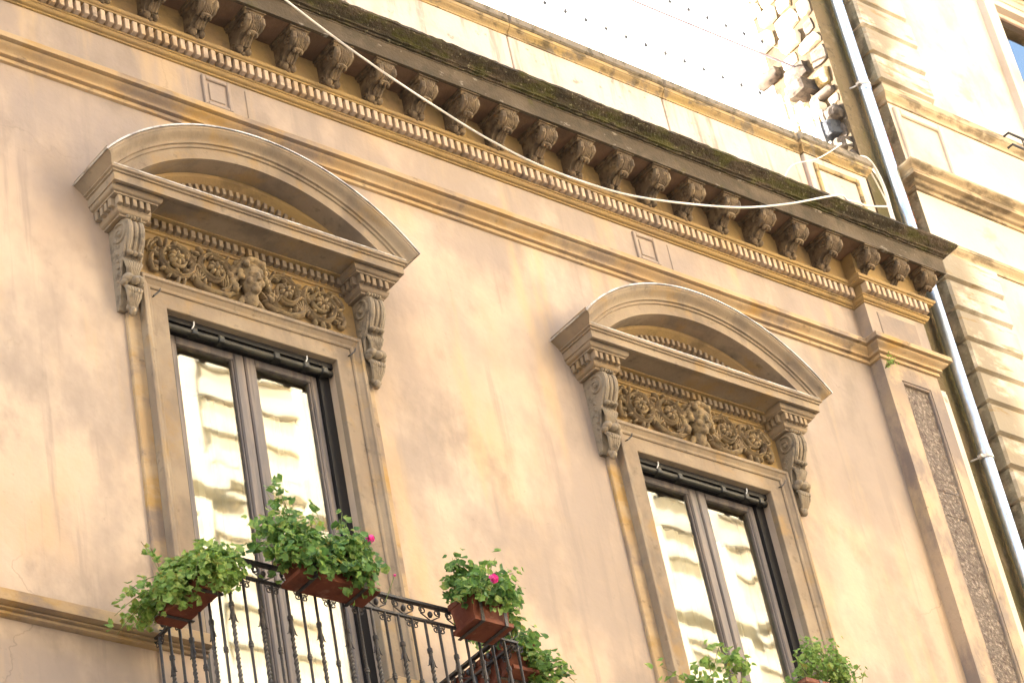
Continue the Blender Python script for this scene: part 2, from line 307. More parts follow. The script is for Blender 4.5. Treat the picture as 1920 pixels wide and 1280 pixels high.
# frieze
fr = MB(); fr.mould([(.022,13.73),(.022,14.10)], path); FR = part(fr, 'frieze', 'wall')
def plate(parent, ma, x0, x1, z0, z1, y, th=.007, name='frieze_panel', inner=True):
    p = MB(); p.bbox(x0, x1, y-th, y, z0, z1, .005); o = part(p, name, ma, parent); return o
edges = []
for c in CX: edges.append((c-.22, c+.22))
xs = [XL+.3]+[v for e in edges for v in e]+[BR-.06]
for i in range(0, len(xs), 2): plate(FR, 'wall', xs[i]+.02, xs[i+1]-.02, 13.80, 14.055, -.022)
for c in CX:
    p = MB()   # square frame with a recessed middle
    for a, b, z0, z1 in ((-.115,-.085,13.80,14.06),(.085,.115,13.80,14.06),(-.085,.085,13.80,13.83),(-.085,.085,14.03,14.06)): p.bbox(c+a, c+b, -.040, -.022, z0, z1, .006)
    p.bbox(c-.062, c+.062, -.030, -.022, 13.855, 14.005, .004); part(p, 'square_panel', 'wall', FR)
plate(FR, 'pilaster', BR+.10, XR-.10, 13.80, 14.03, -PP-.022)
# dentil course
dc = MB(); dc.mould([(.02,14.085),(.035,14.088),(.035,14.10)]+ovolo(.038,14.102,.06,14.122)+[(.062,14.13),(.07,14.132),(.07,14.145),(.048,14.148),(.048,14.245),(.112,14.245),(.112,14.258)]+ovolo(.115,14.26,.130,14.278)+[(.132,14.285),(.075,14.30)], path)
DC = part(dc, 'dentil_course', 'bed', smooth=30)
dm = MB(); dm.bbox(-.018, .018, -.050, .012, 0, .092, .003); dme = dm.mesh('dentil'); dme.materials.append(M['dentil'])
def copies(me, name, spots, parent):
    for i, (x, y, z, rz) in enumerate(spots):
        o = link(name, me, None, parent); o.location = (x+random.uniform(-.002,.002), y+random.uniform(-.003,.003), z); o.rotation_euler = (0, random.uniform(-.012,.012), rz+random.uniform(-.02,.02)); o.scale = (random.uniform(.96,1.03), random.uniform(.96,1.03), random.uniform(.98,1.0))
copies(dme, 'dentil', [(x, -.062, 14.15, 0) for x in np.arange(6.93, BR-.03, .0622)] + [(x, -.062-PP, 14.15, 0) for x in np.arange(BR-.02, XR+.06, .0622)], DC)
# bed wall behind the brackets and corona
CP = [(XL, 0), (XR, 0), (XR, 1.6)]           # corona does not break forward; side overhang follows the pilaster face
bw = MB(); bw.mould([(.075,14.285),(.075,14.56)], path); part(bw, 'bracket_band', 'bed')
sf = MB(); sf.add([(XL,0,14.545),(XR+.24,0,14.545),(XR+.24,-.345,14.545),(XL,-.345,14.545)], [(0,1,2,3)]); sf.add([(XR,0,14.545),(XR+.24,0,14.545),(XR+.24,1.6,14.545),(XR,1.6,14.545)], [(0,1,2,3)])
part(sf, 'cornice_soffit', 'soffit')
CPT = [(XL, -PP), (XR, -PP), (XR, 1.6)]; CPJ = [(x, -PP) for x in np.arange(6.0, XR-.03, .045)]+[(XR, -PP), (XR, 1.6)]; CPJ.insert(0, (XL, -PP))
cr = MB(); cr.mould([(.215,14.548),(.215,14.53),(.242,14.53),(.246,14.675),(.252,14.68),(.252,14.69)], CPT)
COR = part(cr, 'cornice', 'corona', smooth=30)
cy = MB(); cy.mould([(.245,14.688),(.268,14.69),(.268,14.703),(.285,14.706),(.285,14.717)]+cyma(.288,14.72,.355,14.775)+[(.362,14.778),(.362,14.80),(.35,14.808),(-.2,14.85)], CPJ)
rj = random.Random(4)
cy.v = [(x, y+rj.uniform(-.005,.005), z+rj.uniform(-.004,.004)) for x, y, z in cy.v]
cyo = part(cy, 'cymatium', 'moss', COR, smooth=50)
# brackets (modillions)
mo = MB()
mo.box(-.088, .088, -.275, 0, -.022, 0); mo.prism([(-.262,-.022),(0,-.022),(0,-.045),(-.245,-.045)], -.078, .078)
prof = [(0,-.04),(-.245,-.04),(-.252,-.065),(-.25,-.095),(-.232,-.122),(-.2,-.14),(-.16,-.148),(-.12,-.155),(-.092,-.175),(-.08,-.205),(-.06,-.232),(-.03,-.245),(0,-.24)]
mo.prism(prof, -.058, .058)
for s in (-1, 1):
    mo.tube([(s*.052,-.236,-.045),(s*.056,-.258,-.075),(s*.056,-.252,-.11),(s*.052,-.22,-.14),(s*.048,-.17,-.155)], [.012,.022,.026,.022,.012], 7)
    for k in range(4):   # volute on the bracket's side
        pass
    sp = [(s*.062, -.19+.05*(1-a/9.5)*math.cos(a), -.095+.05*(1-a/9.5)*math.sin(a)) for a in np.linspace(0, 9, 22)]
    mo.tube(sp, .008, 5)
    sp = [(s*.062, -.045+.034*(1-a/9.5)*math.cos(a), -.205+.034*(1-a/9.5)*math.sin(a)) for a in np.linspace(0, 9, 18)]
    mo.tube(sp, .007, 5)
    mo.ell((s*.034,-.072,-.232), (.03,.032,.03), None, 8, 6)
for k in range(-2, 3):   # palmette under the abacus and leaf ribs
    mo.tube([(k*.010,-.262,-.098),(k*.017,-.272,-.068),(k*.026,-.264,-.038)], [.006,.011,.007], 5)
    mo.tube([(k*.011,-.262,-.10),(k*.013,-.238,-.145),(k*.014,-.20,-.165)], [.009,.011,.008], 5)
mo.ell((0,-.205,-.172), (.044,.028,.018), Matrix.Rotation(.5, 3, 'X'), 10, 6)
for k in (-1, 0, 1): mo.ell((k*.03,-.20,-.186), (.014,.02,.016), None, 6, 5)
for k in (-1, 0, 1): mo.tube([(k*.02,-.16,-.165),(k*.024,-.115,-.19),(k*.02,-.095,-.215)], [.010,.014,.010], 6)
mo.ell((0,-.055,-.25), (.022,.026,.02))
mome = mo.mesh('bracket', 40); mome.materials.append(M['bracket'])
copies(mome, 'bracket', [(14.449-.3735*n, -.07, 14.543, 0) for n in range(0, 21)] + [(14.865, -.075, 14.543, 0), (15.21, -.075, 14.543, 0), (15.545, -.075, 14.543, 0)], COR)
# parapet
PRT = empty('roof_parapet', (XL, 0, 14.75), 'cream plastered roof parapet with stained stone coping above the mossy cornice', 'parapet')
def ppart(mb, name, ma, parent=None, smooth=None):
    o = mb.build(name, ma, None, smooth); return put(o, PRT) if parent is None else (setattr(o, 'parent', parent) or o)
bk = MB(); bk.box(XL, 15.52, .02, .26, 14.76, 15.80); ppart(bk, 'parapet_core', 'parapet')
js = [XL, 5.17, 6.78, 8.38, 9.985, 11.587, 13.202, 14.771]
for a, b in zip(js[:-1], js[1:]):
    p = MB(); p.bbox(a+.006, b-.006, -.004, .03, 14.77, 15.752, .006); ppart(p, 'parapet_panel', 'parapet')
    p = MB(); p.mould([(0,15.742),(.012,15.745),(.012,15.762)]+cyma(.016,15.765,.05,15.80)+[(.056,15.803),(.056,15.835),(0,15.84)], [(a+.004, 0), (b-.004, 0)]); ppart(p, 'coping_moulding', 'coping', smooth=30)
    p = MB(); p.bbox(a+.003, b-.003, -.075, .30, 15.838+random.uniform(-.003,.003), 15.925+random.uniform(-.006,.006), .014); ppart(p, 'coping_slab', 'copetop')
p = MB(); p.bbox(14.78, 15.53, -.035, .30, 14.77, 15.752, .006); PI = ppart(p, 'end_pier', 'parapet')
p = MB()
for a, b, z0, z1 in ((14.86,14.90,15.0,15.66),(15.36,15.40,15.0,15.66),(14.90,15.36,15.61,15.66)): p.bbox(a, b, -.055, -.034, z0, z1, .006)
ppart(p, 'pier_frame', 'coping', PI)
p = MB(); p.mould([(0,15.742),(.012,15.745),(.012,15.762)]+cyma(.016,15.765,.05,15.80)+[(.056,15.803),(.056,15.835),(0,15.84)], [(14.78,.2),(14.78,-.035),(15.53,-.035),(15.53,.2)]); ppart(p, 'pier_moulding', 'coping', PI, 30)
p = MB(); p.bbox(14.715, 15.60, -.105, .34, 15.838, 15.93, .014); ppart(p, 'pier_slab', 'copetop', PI)

# corner pilaster with rough recessed panel
pl = MB()
quadwall(pl, [BR, 15.035, 15.37, XR], [0, 13.385, 13.56], -PP, [(15.035, 15.37, -1, 13.385)])
pl.add([(BR,0,0),(BR,-PP,0),(BR,-PP,13.56),(BR,0,13.56)], [(0,1,2,3)]); pl.add([(XR,0.3,0),(XR,-PP,0),(XR,-PP,13.56),(XR,.3,13.56)], [(0,1,2,3)])
for a in (15.035, 15.37): pl.add([(a,-PP,0),(a,-PP+.035,0),(a,-PP+.035,13.385),(a,-PP,13.385)], [(0,1,2,3)])
pl.add([(15.035,-PP,13.385),(15.37,-PP,13.385),(15.37,-PP+.035,13.385),(15.035,-PP+.035,13.385)], [(0,1,2,3)])
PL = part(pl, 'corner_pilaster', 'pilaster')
p = MB()
for z0, z1 in ((0, 12.13), (12.136, 12.36), (12.366, 13.39)): p.add([(15.03,-PP+.03,z0),(15.375,-PP+.03,z0),(15.375,-PP+.03,z1),(15.03,-PP+.03,z1)], [(0,1,2,3)])
part(p, 'rough_panel', 'rough', PL)
p = MB()
for q in ((15.037, 15.055), (15.35, 15.368)): p.bbox(q[0], q[1], -PP+.004, -PP+.034, 0, 13.383, .006)
p.bbox(15.055, 15.35, -PP+.004, -PP+.034, 13.36, 13.383, .006); part(p, 'panel_moulding', 'pilaster', PL)
p = MB()   # moulded strip beside the pilaster
for k, dx in enumerate(((0, .155, -.055), (.168, .198, -.03), (.212, .24, .005))): p.bbox(XR+dx[0]+.002, XR+dx[1], dx[2], .11, 0, 13.50, .006)
part(p, 'edge_strip', 'parapet', PL)
p = MB()
for k, dx in enumerate(((0, .12, -.045), (.122, .16, -.02))): p.bbox(XR+dx[0]+.002, XR+dx[1], dx[2], .11, 13.735, 14.09, .006)
part(p, 'edge_strip', 'parapet', PL)

# ---- window surrounds
def build_window(idx, cx):
    nm = ('left', 'right')[idx]
    # back plate and architrave
    ar = MB()
    ap = [(0,0),(.0,.045),(.004,.05),(.118,.05),(.118,.058),(.125,.064),(.140,.066),(.165,.082),(.172,.094),(.190,.098),(.195,.094),(.195,.0)]   # distance out from opening, projection
    rg = []
    for x, z, sx, sz in ((-HO, 9.505, -1, 0), (-HO, ZT, -1, 1), (HO, ZT, 1, 1), (HO, 9.505, 1, 0)):
        rg.append([(cx+x+sx*a, -q, z+sz*a) for a, q in ap])
    ar.rings(rg, closed=False, caps=True)
    sur = part(ar, 'window_surround', 'pale', smooth=25)
    for s in (-1, 1):
        bp_ = MB(); a, b = sorted((cx+s*.835, cx+s*.935)); bp_.bbox(a, b, -.028, .0, 9.505, 12.42, .006); part(bp_, 'back_plate', 'trim', sur)
        j = MB(); a, b = sorted((cx+s*(HO+.004), cx+s*.96)); j.bbox(a, b, -.03, 0, ZB, 9.374, .008); part(j, 'jamb_base', 'wall', sur)
    # frieze ground
    zf0, zf1 = ZT+.20, 12.49
    f = MB(); f.box(cx-.86, cx+.86, -.035, 0, zf0-.01, 12.56); FRZ = part(f, 'relief_frieze', 'frieze_bg')
    # dentils below the soffit
    dd = MB(); dd.mould([(.035,12.462),(.048,12.465),(.048,12.482),(.056,12.485),(.056,12.548),(.115,12.55),(.115,12.572)], [(cx-.86, 0), (cx+.86, 0)])
    part(dd, 'frieze_moulding', 'bed', FRZ, 30)
    sm = MB(); sm.bbox(-.016, .016, -.042, .003, 0, .055, .003); sme = sm.mesh('dentil'); sme.materials.append(M['pale'])
    copies(sme, 'dentil', [(x, -.056, 12.489, 0) for x in np.arange(cx-.735, cx+.74, .0545)], FRZ)
    # relief: scrolls
    h = (zf0+zf1)/2-.015
    for s in (-1, 1):
        rl = MB(); P = lambda x, z, y=-.05: (cx+s*x, y, h+z)
        A = lambda a: a if s > 0 else math.pi-a
        def lob(x, z, a, l, wd, th=.024, y=-.045): rl.lobe(cx+s*x, h+z, A(a), l, wd, y, th)
        for (px, pz, r0, st_, turns, dirn) in ((.56, .0, .145, 2.6, 2.1, 1), (.27, .01, .155, -1.9, 2.0, -1)):
            sp = []
            for t in np.linspace(0, 1, 34):
                a = st_+dirn*t*turns*2*math.pi*.82; q = r0*(1-.80*t); sp.append(P(px+q*math.cos(a), pz+q*math.sin(a), -.05-.02*t))
            rl.tube(sp, [.021*(1-.5*t) for t in np.linspace(0, 1, 34)], 7)
            sp2 = [(x, y-.016, z) for x, y, z in sp[:22]]
            rl.tube(sp2, [.009]*22, 5)
            for k in range(7):      # rosette
                a = k*2*math.pi/7; lob(px+.008*math.cos(a), pz+.008*math.sin(a), a, .055, .030, .020, -.072)
            rl.ell(P(px, pz, -.088), (.015,.015,.015))
            for k in range(15):     # leaves curling off the stem
                a = st_+dirn*k*.40; q = r0*(1-.02*k)
                lob(px+q*math.cos(a), pz+q*math.sin(a), a+dirn*(.55+.2*math.sin(k*2.1)), .06+.022*math.sin(k*1.7), .022, .018, -.05-.008*(k % 2))
                if k % 2: lob(px+q*.86*math.cos(a), pz+q*.86*math.sin(a), a+math.pi-dirn*.7, .045, .018, .018, -.062)
        # linking stem, fan of leaves and small end curl
        rl.tube([P(.10,-.10), P(.18,-.15), P(.30,-.165), P(.40,-.12), P(.43,-.03), P(.43,.06), P(.47,.125), P(.56,.145)], [.012,.02,.022,.022,.022,.02,.018,.014], 7)
        rl.tube([P(.69,.06), P(.725,.0), P(.745,-.07), P(.73,-.12), P(.70,-.12), P(.695,-.09), P(.715,-.08)], [.012,.016,.018,.016,.013,.010,.008], 7)
        rl.tube([P(.70,.13), P(.74,.10), P(.76,.05), P(.74,.02)], [.010,.014,.012,.008], 6)
        for k in range(7): lob(.40, -.11, .55+.32*k, .12-.008*abs(k-3), .022, .022, -.052)
        for k in range(6): lob(.14+.012*k, -.13+.008*k, 2.3-.26*k, .13, .020, .022, -.055)
        for k in range(5): lob(.44, .04, -.5+.42*k, .07, .02, .02, -.05)
        for k in range(5): lob(.64+.02*k, .14-.012*k, .2-.35*k, .05, .02, .018, -.048)
        for k in range(10):
            a = random.uniform(0, 6.28); lob(random.uniform(.13, .74), random.uniform(-.15, .13), a, random.uniform(.035, .06), .018, .016, -.045)
        rl.v = [(x, -.035+(y+.035)*1.65, z) for x, y, z in rl.v]; part(rl, 'scroll_relief', 'relief', FRZ, 60)
    # mask of a curly haired head (voxel-remeshed so the stone is one skin)
    hd = MB(); hz = h+.0
    E_ = lambda c, rd, rot=None, nu=14, nv=10: hd.ell((cx+c[0], c[1], hz+c[2]), rd, rot, nu, nv)
    E_((0,-.085,.035), (.083,.092,.105)); E_((0,-.098,-.045), (.066,.072,.068)); E_((0,-.142,-.10), (.030,.030,.026)); E_((0,-.075,-.13), (.05,.05,.07))
    E_((0,-.172,.035), (.054,.014,.030)); E_((0,-.186,-.018), (.013,.018,.036), Matrix.Rotation(-.25, 3, 'X')); E_((0,-.188,-.044), (.019,.015,.012))
    for s in (-1, 1):
        E_((s*.034,-.166,.012), (.030,.014,.009), Matrix.Rotation(s*.18, 3, 'Y')); E_((s*.032,-.158,-.006), (.016,.011,.008)); E_((s*.042,-.148,-.042), (.027,.022,.027))
        E_((s*.012,-.166,-.070), (.017,.012,.006)); E_((s*.010,-.163,-.084), (.014,.011,.007))
        hd.tube([(cx+s*.05,-.06,hz-.12),(cx+s*.075,-.065,hz-.17),(cx+s*.085,-.06,hz-.20)], [.022,.022,.018], 8)
    E_((0,-.163,-.077), (.014,.006,.003))
    rs = random.Random(3)
    for ring, (ra, rb, yy, n0) in enumerate(((.098,.122,-.125,13),(.122,.135,-.075,15),(.075,.105,-.16,9))):
        for k in range(n0):
            a = -.35+(math.pi+.7)*k/(n0-1)
            if ring == 2: a = .45+(math.pi-.9)*k/(n0-1)
            x = ra*math.cos(a); z = .035+rb*math.sin(a)*.93
            E_((x, yy+rs.uniform(-.012,.012), z), (rs.uniform(.02,.03), .024, rs.uniform(.018,.026)), Matrix.Rotation(rs.uniform(-1,1), 3, 'Y'), 8, 6)
    for s in (-1, 1):
        for k in range(8): E_((s*(.112+.022*rs.random()+.012*(k % 3)), -.075-.03*rs.random(), .05-.022*k), (.026, .028, .020), Matrix.Rotation(rs.uniform(-1,1), 3, 'Y'), 8, 6)
    me = hd.mesh('tmp'); to = link('tmp', me)
    md = to.modifiers.new('r', 'REMESH'); md.mode = 'VOXEL'; md.voxel_size = .0052
    md2 = to.modifiers.new('s', 'SMOOTH'); md2.factor = .4; md2.iterations = 2
    dg = bpy.context.evaluated_depsgraph_get(); hm = bpy.data.meshes.new_from_object(to.evaluated_get(dg)); bpy.data.objects.remove(to)
    hm.materials.clear(); hm.materials.append(M['relief']); hm.polygons.foreach_set('use_smooth', [True]*len(hm.polygons))
    link('head_relief', hm, None, FRZ)
    # pediment ---------------------------------------------------------------
    H0 = .80; pth = [(cx-H0, 0), (cx-H0, -.0001), (cx+H0, -.0001), (cx+H0, 0)]
    pd = MB()
    pd.mould([(.0,12.562),(.295,12.562),(.295,12.545),(.318,12.545),(.318,12.605),(.33,12.608),(.33,12.62),(.345,12.625),(.345,12.645),(0,12.665)], pth)
    PED = part(pd, 'arched_pediment', 'pale', smooth=25)
    Ro, apex = 1.60, 13.235; zc = apex-Ro; th = math.asin(1.205/Ro)
    rk = MB()
    pr = [(0,Ro+.005),(.385,Ro+.002),(.405,Ro-.004),(.405,Ro-.02)]+[(p, q) for p, q in reversed(cyma(.345, Ro-.085, .40, Ro-.024))]+[(.345,Ro-.093),(.33,Ro-.096),(.33,Ro-.116),(.318,Ro-.119),(.318,Ro-.200),(.295,Ro-.203),(.02,Ro-.185),(0,Ro-.185)]
    rk.arc(pr, cx, zc, -th, th, 56); part(rk, 'raking_arch', 'pale', PED, 25)
    for s in (-1, 1):   # cymatium returns on the sides
        rt = MB(); q = cyma(.345,12.645,.40,12.70)+[(.405,12.703),(.405,12.722),(.27,12.735)]
        rt.rings([[(cx+s*(H0+p), 0, z) for p, z in q], [(cx+s*(H0+p), -p+.004, z) for p, z in q]], closed=False, caps=True); part(rt, 'cyma_return', 'pale', PED, 30)
    fl = MB(); fl.arc([(.0,Ro+.006),(.41,Ro+.003),(.412,Ro-.002),(.41,Ro+.011),(.0,Ro+.014)], cx, zc, -th-.004, th+.004, 56); part(fl, 'lead_flashing', 'zinc', PED)
    fl = MB(); fl.box(cx-H0-.34, cx+H0+.34, -.347, -.30, 12.6455, 12.653); part(fl, 'lead_flashing', 'zinc', PED)
    ty = MB(); pts = [(cx+1.38*math.sin(a), zc+1.38*math.cos(a)) for a in np.linspace(-.86, .86, 40)]
    ty.add([(x, -.03, max(z, 12.6)) for x, z in pts], [tuple(range(40))]); part(ty, 'tympanum', 'wall', PED)
    ty = MB(); ty.arc([(.02,1.345),(.085,1.345),(.085,1.30),(.105,1.345+.0),(.16,1.375),(.165,1.40),(.02,1.42)], cx, zc, -.80, .80, 44); part(ty, 'tympanum_moulding', 'bed', PED, 30)
    for k, a in enumerate(np.linspace(-.72, .72, 36)):
        o = link('dentil', tyme, None, PED); o.location = (cx+1.292*math.sin(a), -.085, zc+1.292*math.cos(a)); o.rotation_euler = (0, a, 0)
    # console caps and consoles
    for s in (-1, 1):
        kx = cx+s*.925; cp = MB(); hw = .085
        cpth = [(kx-hw, 0), (kx-hw, -.175), (kx+hw, -.175), (kx+hw, 0)]
        cp.mould([(-.02,12.385),(.01,12.385),(.01,12.398)]+ovolo(.012,12.40,.036,12.428)+[(.04,12.432),(.04,12.50),(.075,12.50),(.075,12.512)]+ovolo(.078,12.514,.10,12.54)+[(.10,12.561),(-.02,12.561)], cpth)
        CAP = part(cp, 'console_cap', 'pale', smooth=30)
        spots = [(x, -.175-.04, 12.437, 0) for x in np.arange(kx-hw-.03, kx+hw+.045, .0505)]
        spots += [(kx-hw-.04, y, 12.437, -math.pi/2) for y in np.arange(-.03, -.2, -.0505)]
        copies(capd, 'dentil', spots, CAP)
        cs = link('console', csme, None, CAP); cs.location = (kx, 0, 12.385)
    # iron hooks on the architrave
    for s in (-1, 1):
        hk = MB(); x = cx+s*.745; hk.tube([(x,-.05,11.93),(x,-.08,11.925),(x+.02,-.10,11.945),(x+.03,-.10,11.97)], .005, 5); hk.tube([(x+.02,-.10,11.945),(x-.02,-.09,11.905)], .005, 5)
        part(hk, 'iron_hook', 'iron', sur)
    # ---- french window
    z0, z1 = ZB, 11.835
    fm = MB(); fm.box(cx-HO, cx-.565, .06, .17, z0, ZT-.002); fm.box(cx+.565, cx+HO, .06, .17, z0, ZT-.002); fm.box(cx-.565, cx+.565, .06, .17, 11.80, ZT-.002)
    W = part(fm, 'window', 'dark')
    sash = MB()
    for s in (-1, 1):
        a, b = sorted((cx+s*.565, cx+s*.514)); sash.bbox(a, b, .085, .14, z0, 11.80, .008)
        a, b = sorted((cx+s*.004, cx+s*.082)); sash.bbox(a, b, .082, .14, z0, 11.80, .010)
        a, b = sorted((cx+s*.082, cx+s*.514)); sash.bbox(a, b, .085, .14, 11.745, 11.80, .008); sash.bbox(a, b, .085, .14, z0, 8.75, .008)
        for q in (.088, .508):
            e0, e1 = sorted((cx+s*(q-.006), cx+s*(q+.006))); sash.bbox(e0, e1, .098, .14, 8.75, 11.745, .003)
    part(sash, 'sash', 'wood', W)
    for s in (-1, 1):
        a, b = sorted((cx+s*.08, cx+s*.516)); pn = MB(); pn.box(a, b, .116, .120, 8.74, 11.75); part(pn, 'pane', 'glass', W)
    rb = MB(); rb.tube([(cx-HO+.005,.025,11.80),(cx+HO-.005,.025,11.80)], .024, 10)
    part(rb, 'blind_roller', 'blind', W, 40)
    bb = MB(); bb.box(cx-HO+.004, cx+HO-.004, .0, .058, 11.83, ZT-.003); part(bb, 'blind_case', 'dark', W)
    for x in (-.42, -.22, .20, .43, .575):
        b_ = MB(); b_.bbox(cx+x-.022, cx+x+.022, -.008, .05, 11.774, 11.826, .006); part(b_, 'blind_bracket', 'blind', W)
    for x in (-.44, .42):
        b_ = MB(); b_.tube([(cx+x,.0,11.81),(cx+x+.008,-.015,11.835),(cx+x+.01,-.016,11.862)], .0045, 5); part(b_, 'blind_hook', 'whitemetal', W)
    # curtain behind the panes
    cu = MB(); n = 60; row = [(cx-.60+1.2*i/n, .30+.02*math.sin(i*.9+idx)+.012*math.sin(i*2.3)) for i in range(n+1)]
    cu.rings([[(x, y, z) for x, y in row] for z in (8.36, 11.55)], closed=False, caps=False)
    tag(cu.build('curtain', 'curtain', None, 60), f'cream curtain hanging behind the {nm} window panes', 'curtain', 'window curtains')

# shared dentil and console meshes
t_ = MB(); t_.bbox(-.0135, .0135, -.045, .003, 0, .05, .003); tyme = t_.mesh('dentil'); tyme.materials.append(M['pale'])
t_ = MB(); t_.bbox(-.015, .015, -.035, .003, 0, .06, .003); capd = t_.mesh('dentil'); capd.materials.append(M['pale'])
cs = MB(); W2 = .062
prof = [(0,0),(-.15,0),(-.185,-.015),(-.208,-.05),(-.212,-.09),(-.205,-.14),(-.185,-.19),(-.150,-.245),(-.115,-.30),(-.092,-.36),(-.080,-.42),(-.065,-.50),(-.05,-.58),(-.03,-.62),(0,-.62)]
cs.prism(prof, -W2, W2)
for k in (-1, 0, 1):   # flutes down the front
    cs.tube([(k*.042,-.165,-.008),(k*.042,-.205,-.05),(k*.042,-.211,-.10),(k*.042,-.200,-.16),(k*.040,-.170,-.215),(k*.036,-.135,-.27)], [.014,.019,.020,.019,.017,.012] if k else [.010,.014,.015,.014,.012,.008], 7)
for s in (-1, 1):      # volute on each side
    sp = [(s*(W2+.002), -.115+.088*(1-a/12.5)*math.cos(a), -.095+.088*(1-a/12.5)*math.sin(a)) for a in np.linspace(1.2, 12, 44)]
    cs.tube(sp, [.011]*44, 6); cs.ell((s*(W2+.003),-.115,-.095), (.014,.02,.02))
    cs.tube([(s*W2,-.19,-.15),(s*W2,-.15,-.24),(s*W2,-.10,-.33),(s*W2,-.075,-.44),(s*W2,-.04,-.60)], [.010,.010,.010,.009,.006], 6)
    for k in range(6): cs.ell((s*(W2+.002), -.07+.004*k, -.22-.05*k), (.006,.022,.012), Matrix.Rotation(.8, 3, 'X'), 6, 5)
for k in range(-2, 3): cs.ell((k*.022,-.195,-.0), (.014,.02,.014), None, 7, 5)
for k in (-1, 0, 1): cs.ell((k*.036,-.165,-.262), (.024,.026,.016), None, 8, 6)      # lip
for k in range(-3, 4): # leaf ribs fanning out over the curl
    cs.tube([(k*.007,-.095,-.42),(k*.012,-.135,-.36),(k*.019,-.142,-.315),(k*.022,-.125,-.28)], [.012,.013,.012,.007], 6)
    cs.ell((k*.022,-.14+.006*abs(k),-.31+.006*abs(k)), (.009,.012,.018), None, 6, 5)
for s in (-1, 1):
    cs.ell((s*.038,-.118,-.43), (.040,.042,.032), Matrix.Rotation(s*.5, 3, 'Y'), 10, 7); cs.ell((s*.055,-.105,-.455), (.024,.032,.024), None, 8, 6)
cs.ell((0,-.13,-.445), (.035,.038,.026), None, 10, 7)
for k in range(-2, 3):
    cs.tube([(k*.020,-.085,-.465),(k*.022,-.118,-.50),(k*.018,-.112,-.555),(k*.010,-.085,-.61),(k*.004,-.06,-.645)], [.014,.017,.016,.013,.007], 6)
    cs.ell((k*.022,-.125,-.515), (.013,.014,.022), Matrix.Rotation(.3*k, 3, 'Y'), 7, 5)
cs.ell((0,-.075,-.64), (.026,.028,.034)); cs.ell((.02,-.07,-.62), (.018,.022,.026)); cs.ell((-.02,-.07,-.62), (.018,.022,.026))
csme = cs.mesh('console', 45); csme.materials.append(M['console'])
for i, c in enumerate(CX): build_window(i, c)
# sill string course at the balcony doors
xs = [XL]+[c+s*HO for c in CX for s in (-1, 1)]+[BR]
for a, b in zip(xs[0::2], xs[1::2]):
    p = MB(); e0 = b-.004; s0 = a+.004
    p.mould([(.0,9.375),(.014,9.378),(.014,9.394),(.006,9.396),(.006,9.401),(.034,9.402),(.034,9.413),(.024,9.415),(.024,9.420),(.082,9.420),(.082,9.490),(.074,9.498),(0,9.512)], [(s0, -.03), (e0, -.03)]); part(p, 'sill_course', 'trim', smooth=30)
    p = MB(); p.box(s0, e0, -.032, 0, 9.375, 9.511); part(p, 'sill_backing', 'trim')
# ------------------------------------------------------------------ opposite building (seen in the panes)
OB = empty('opposite_building', (20, -16, 0), 'sunlit ochre building across the street mirrored in the window panes', 'building')
def opart(mb, name, ma, parent=None):
    o = mb.build(name, ma); return put(o, OB) if parent is None else (setattr(o, 'parent', parent) or o)
p = MB(); p.box(17, 70, -28, -16, 0, 29.5); opart(p, 'wall', 'opp')
LB = empty('unseen_light_blocker', (-14, -16, 0), 'unseen dark block across the street, added to hold back light from the left', 'building')  # tall dark mass out of view, added to cut light from the left
p = MB(); p.box(-44, 16.96, -28, -16.2, 0, 31); put(p.build('wall', 'lava'), LB)
for z in (5.3, 10.6, 15.9, 21.0, 26.4, 30.5): p = MB(); p.box(-44, 16.9, -16.2, -15.9, z, z+.4); put(p.build('string_course', 'lava'), LB)
for z, hh, pj in ((5.2,.35,.25),(10.4,.3,.2),(15.4,.4,.3),(16.3,.12,.15),(20.3,.3,.25),(23.9,.25,.3),(27.6,.3,.3),(28.4,.5,.55),(29.4,.4,.2)):
    p = MB(); p.box(17, 70, -16, -16+pj, z, z+hh); opart(p, 'string_course', 'oppstone')
for z in np.arange(16.9, 29.0, .62):
    p = MB(); p.box(17, 70, -16, -15.90, z, z+.30); opart(p, 'rusticated_band', 'oppstone')
wm = MB(); wm.box(-.62,.62,-.02,.03,0,2.5); wme = wm.mesh('shutter'); wme.materials.append(M['shutter'])
wf = MB()
for a in ((-.85,-.62,0,2.5),(.62,.85,0,2.5),(-.85,.85,2.5,2.75),(-1.05,1.05,2.9,3.1),(-.95,.95,-.2,0)): wf.box(a[0],a[1],-.02,.22 if a[3] < 2.9 else .4,a[2],a[3])
wfe = wf.mesh('window_frame'); wfe.materials.append(M['oppstone'])
for z in (6.6, 11.6, 17.0, 20.75, 24.4):
    for x in np.arange(19.3, 68, 3.6):
        o = link('window_frame', wfe); put(o, OB); o.location = (x, -16, z)
        q = link('shutter', wme, None, o)
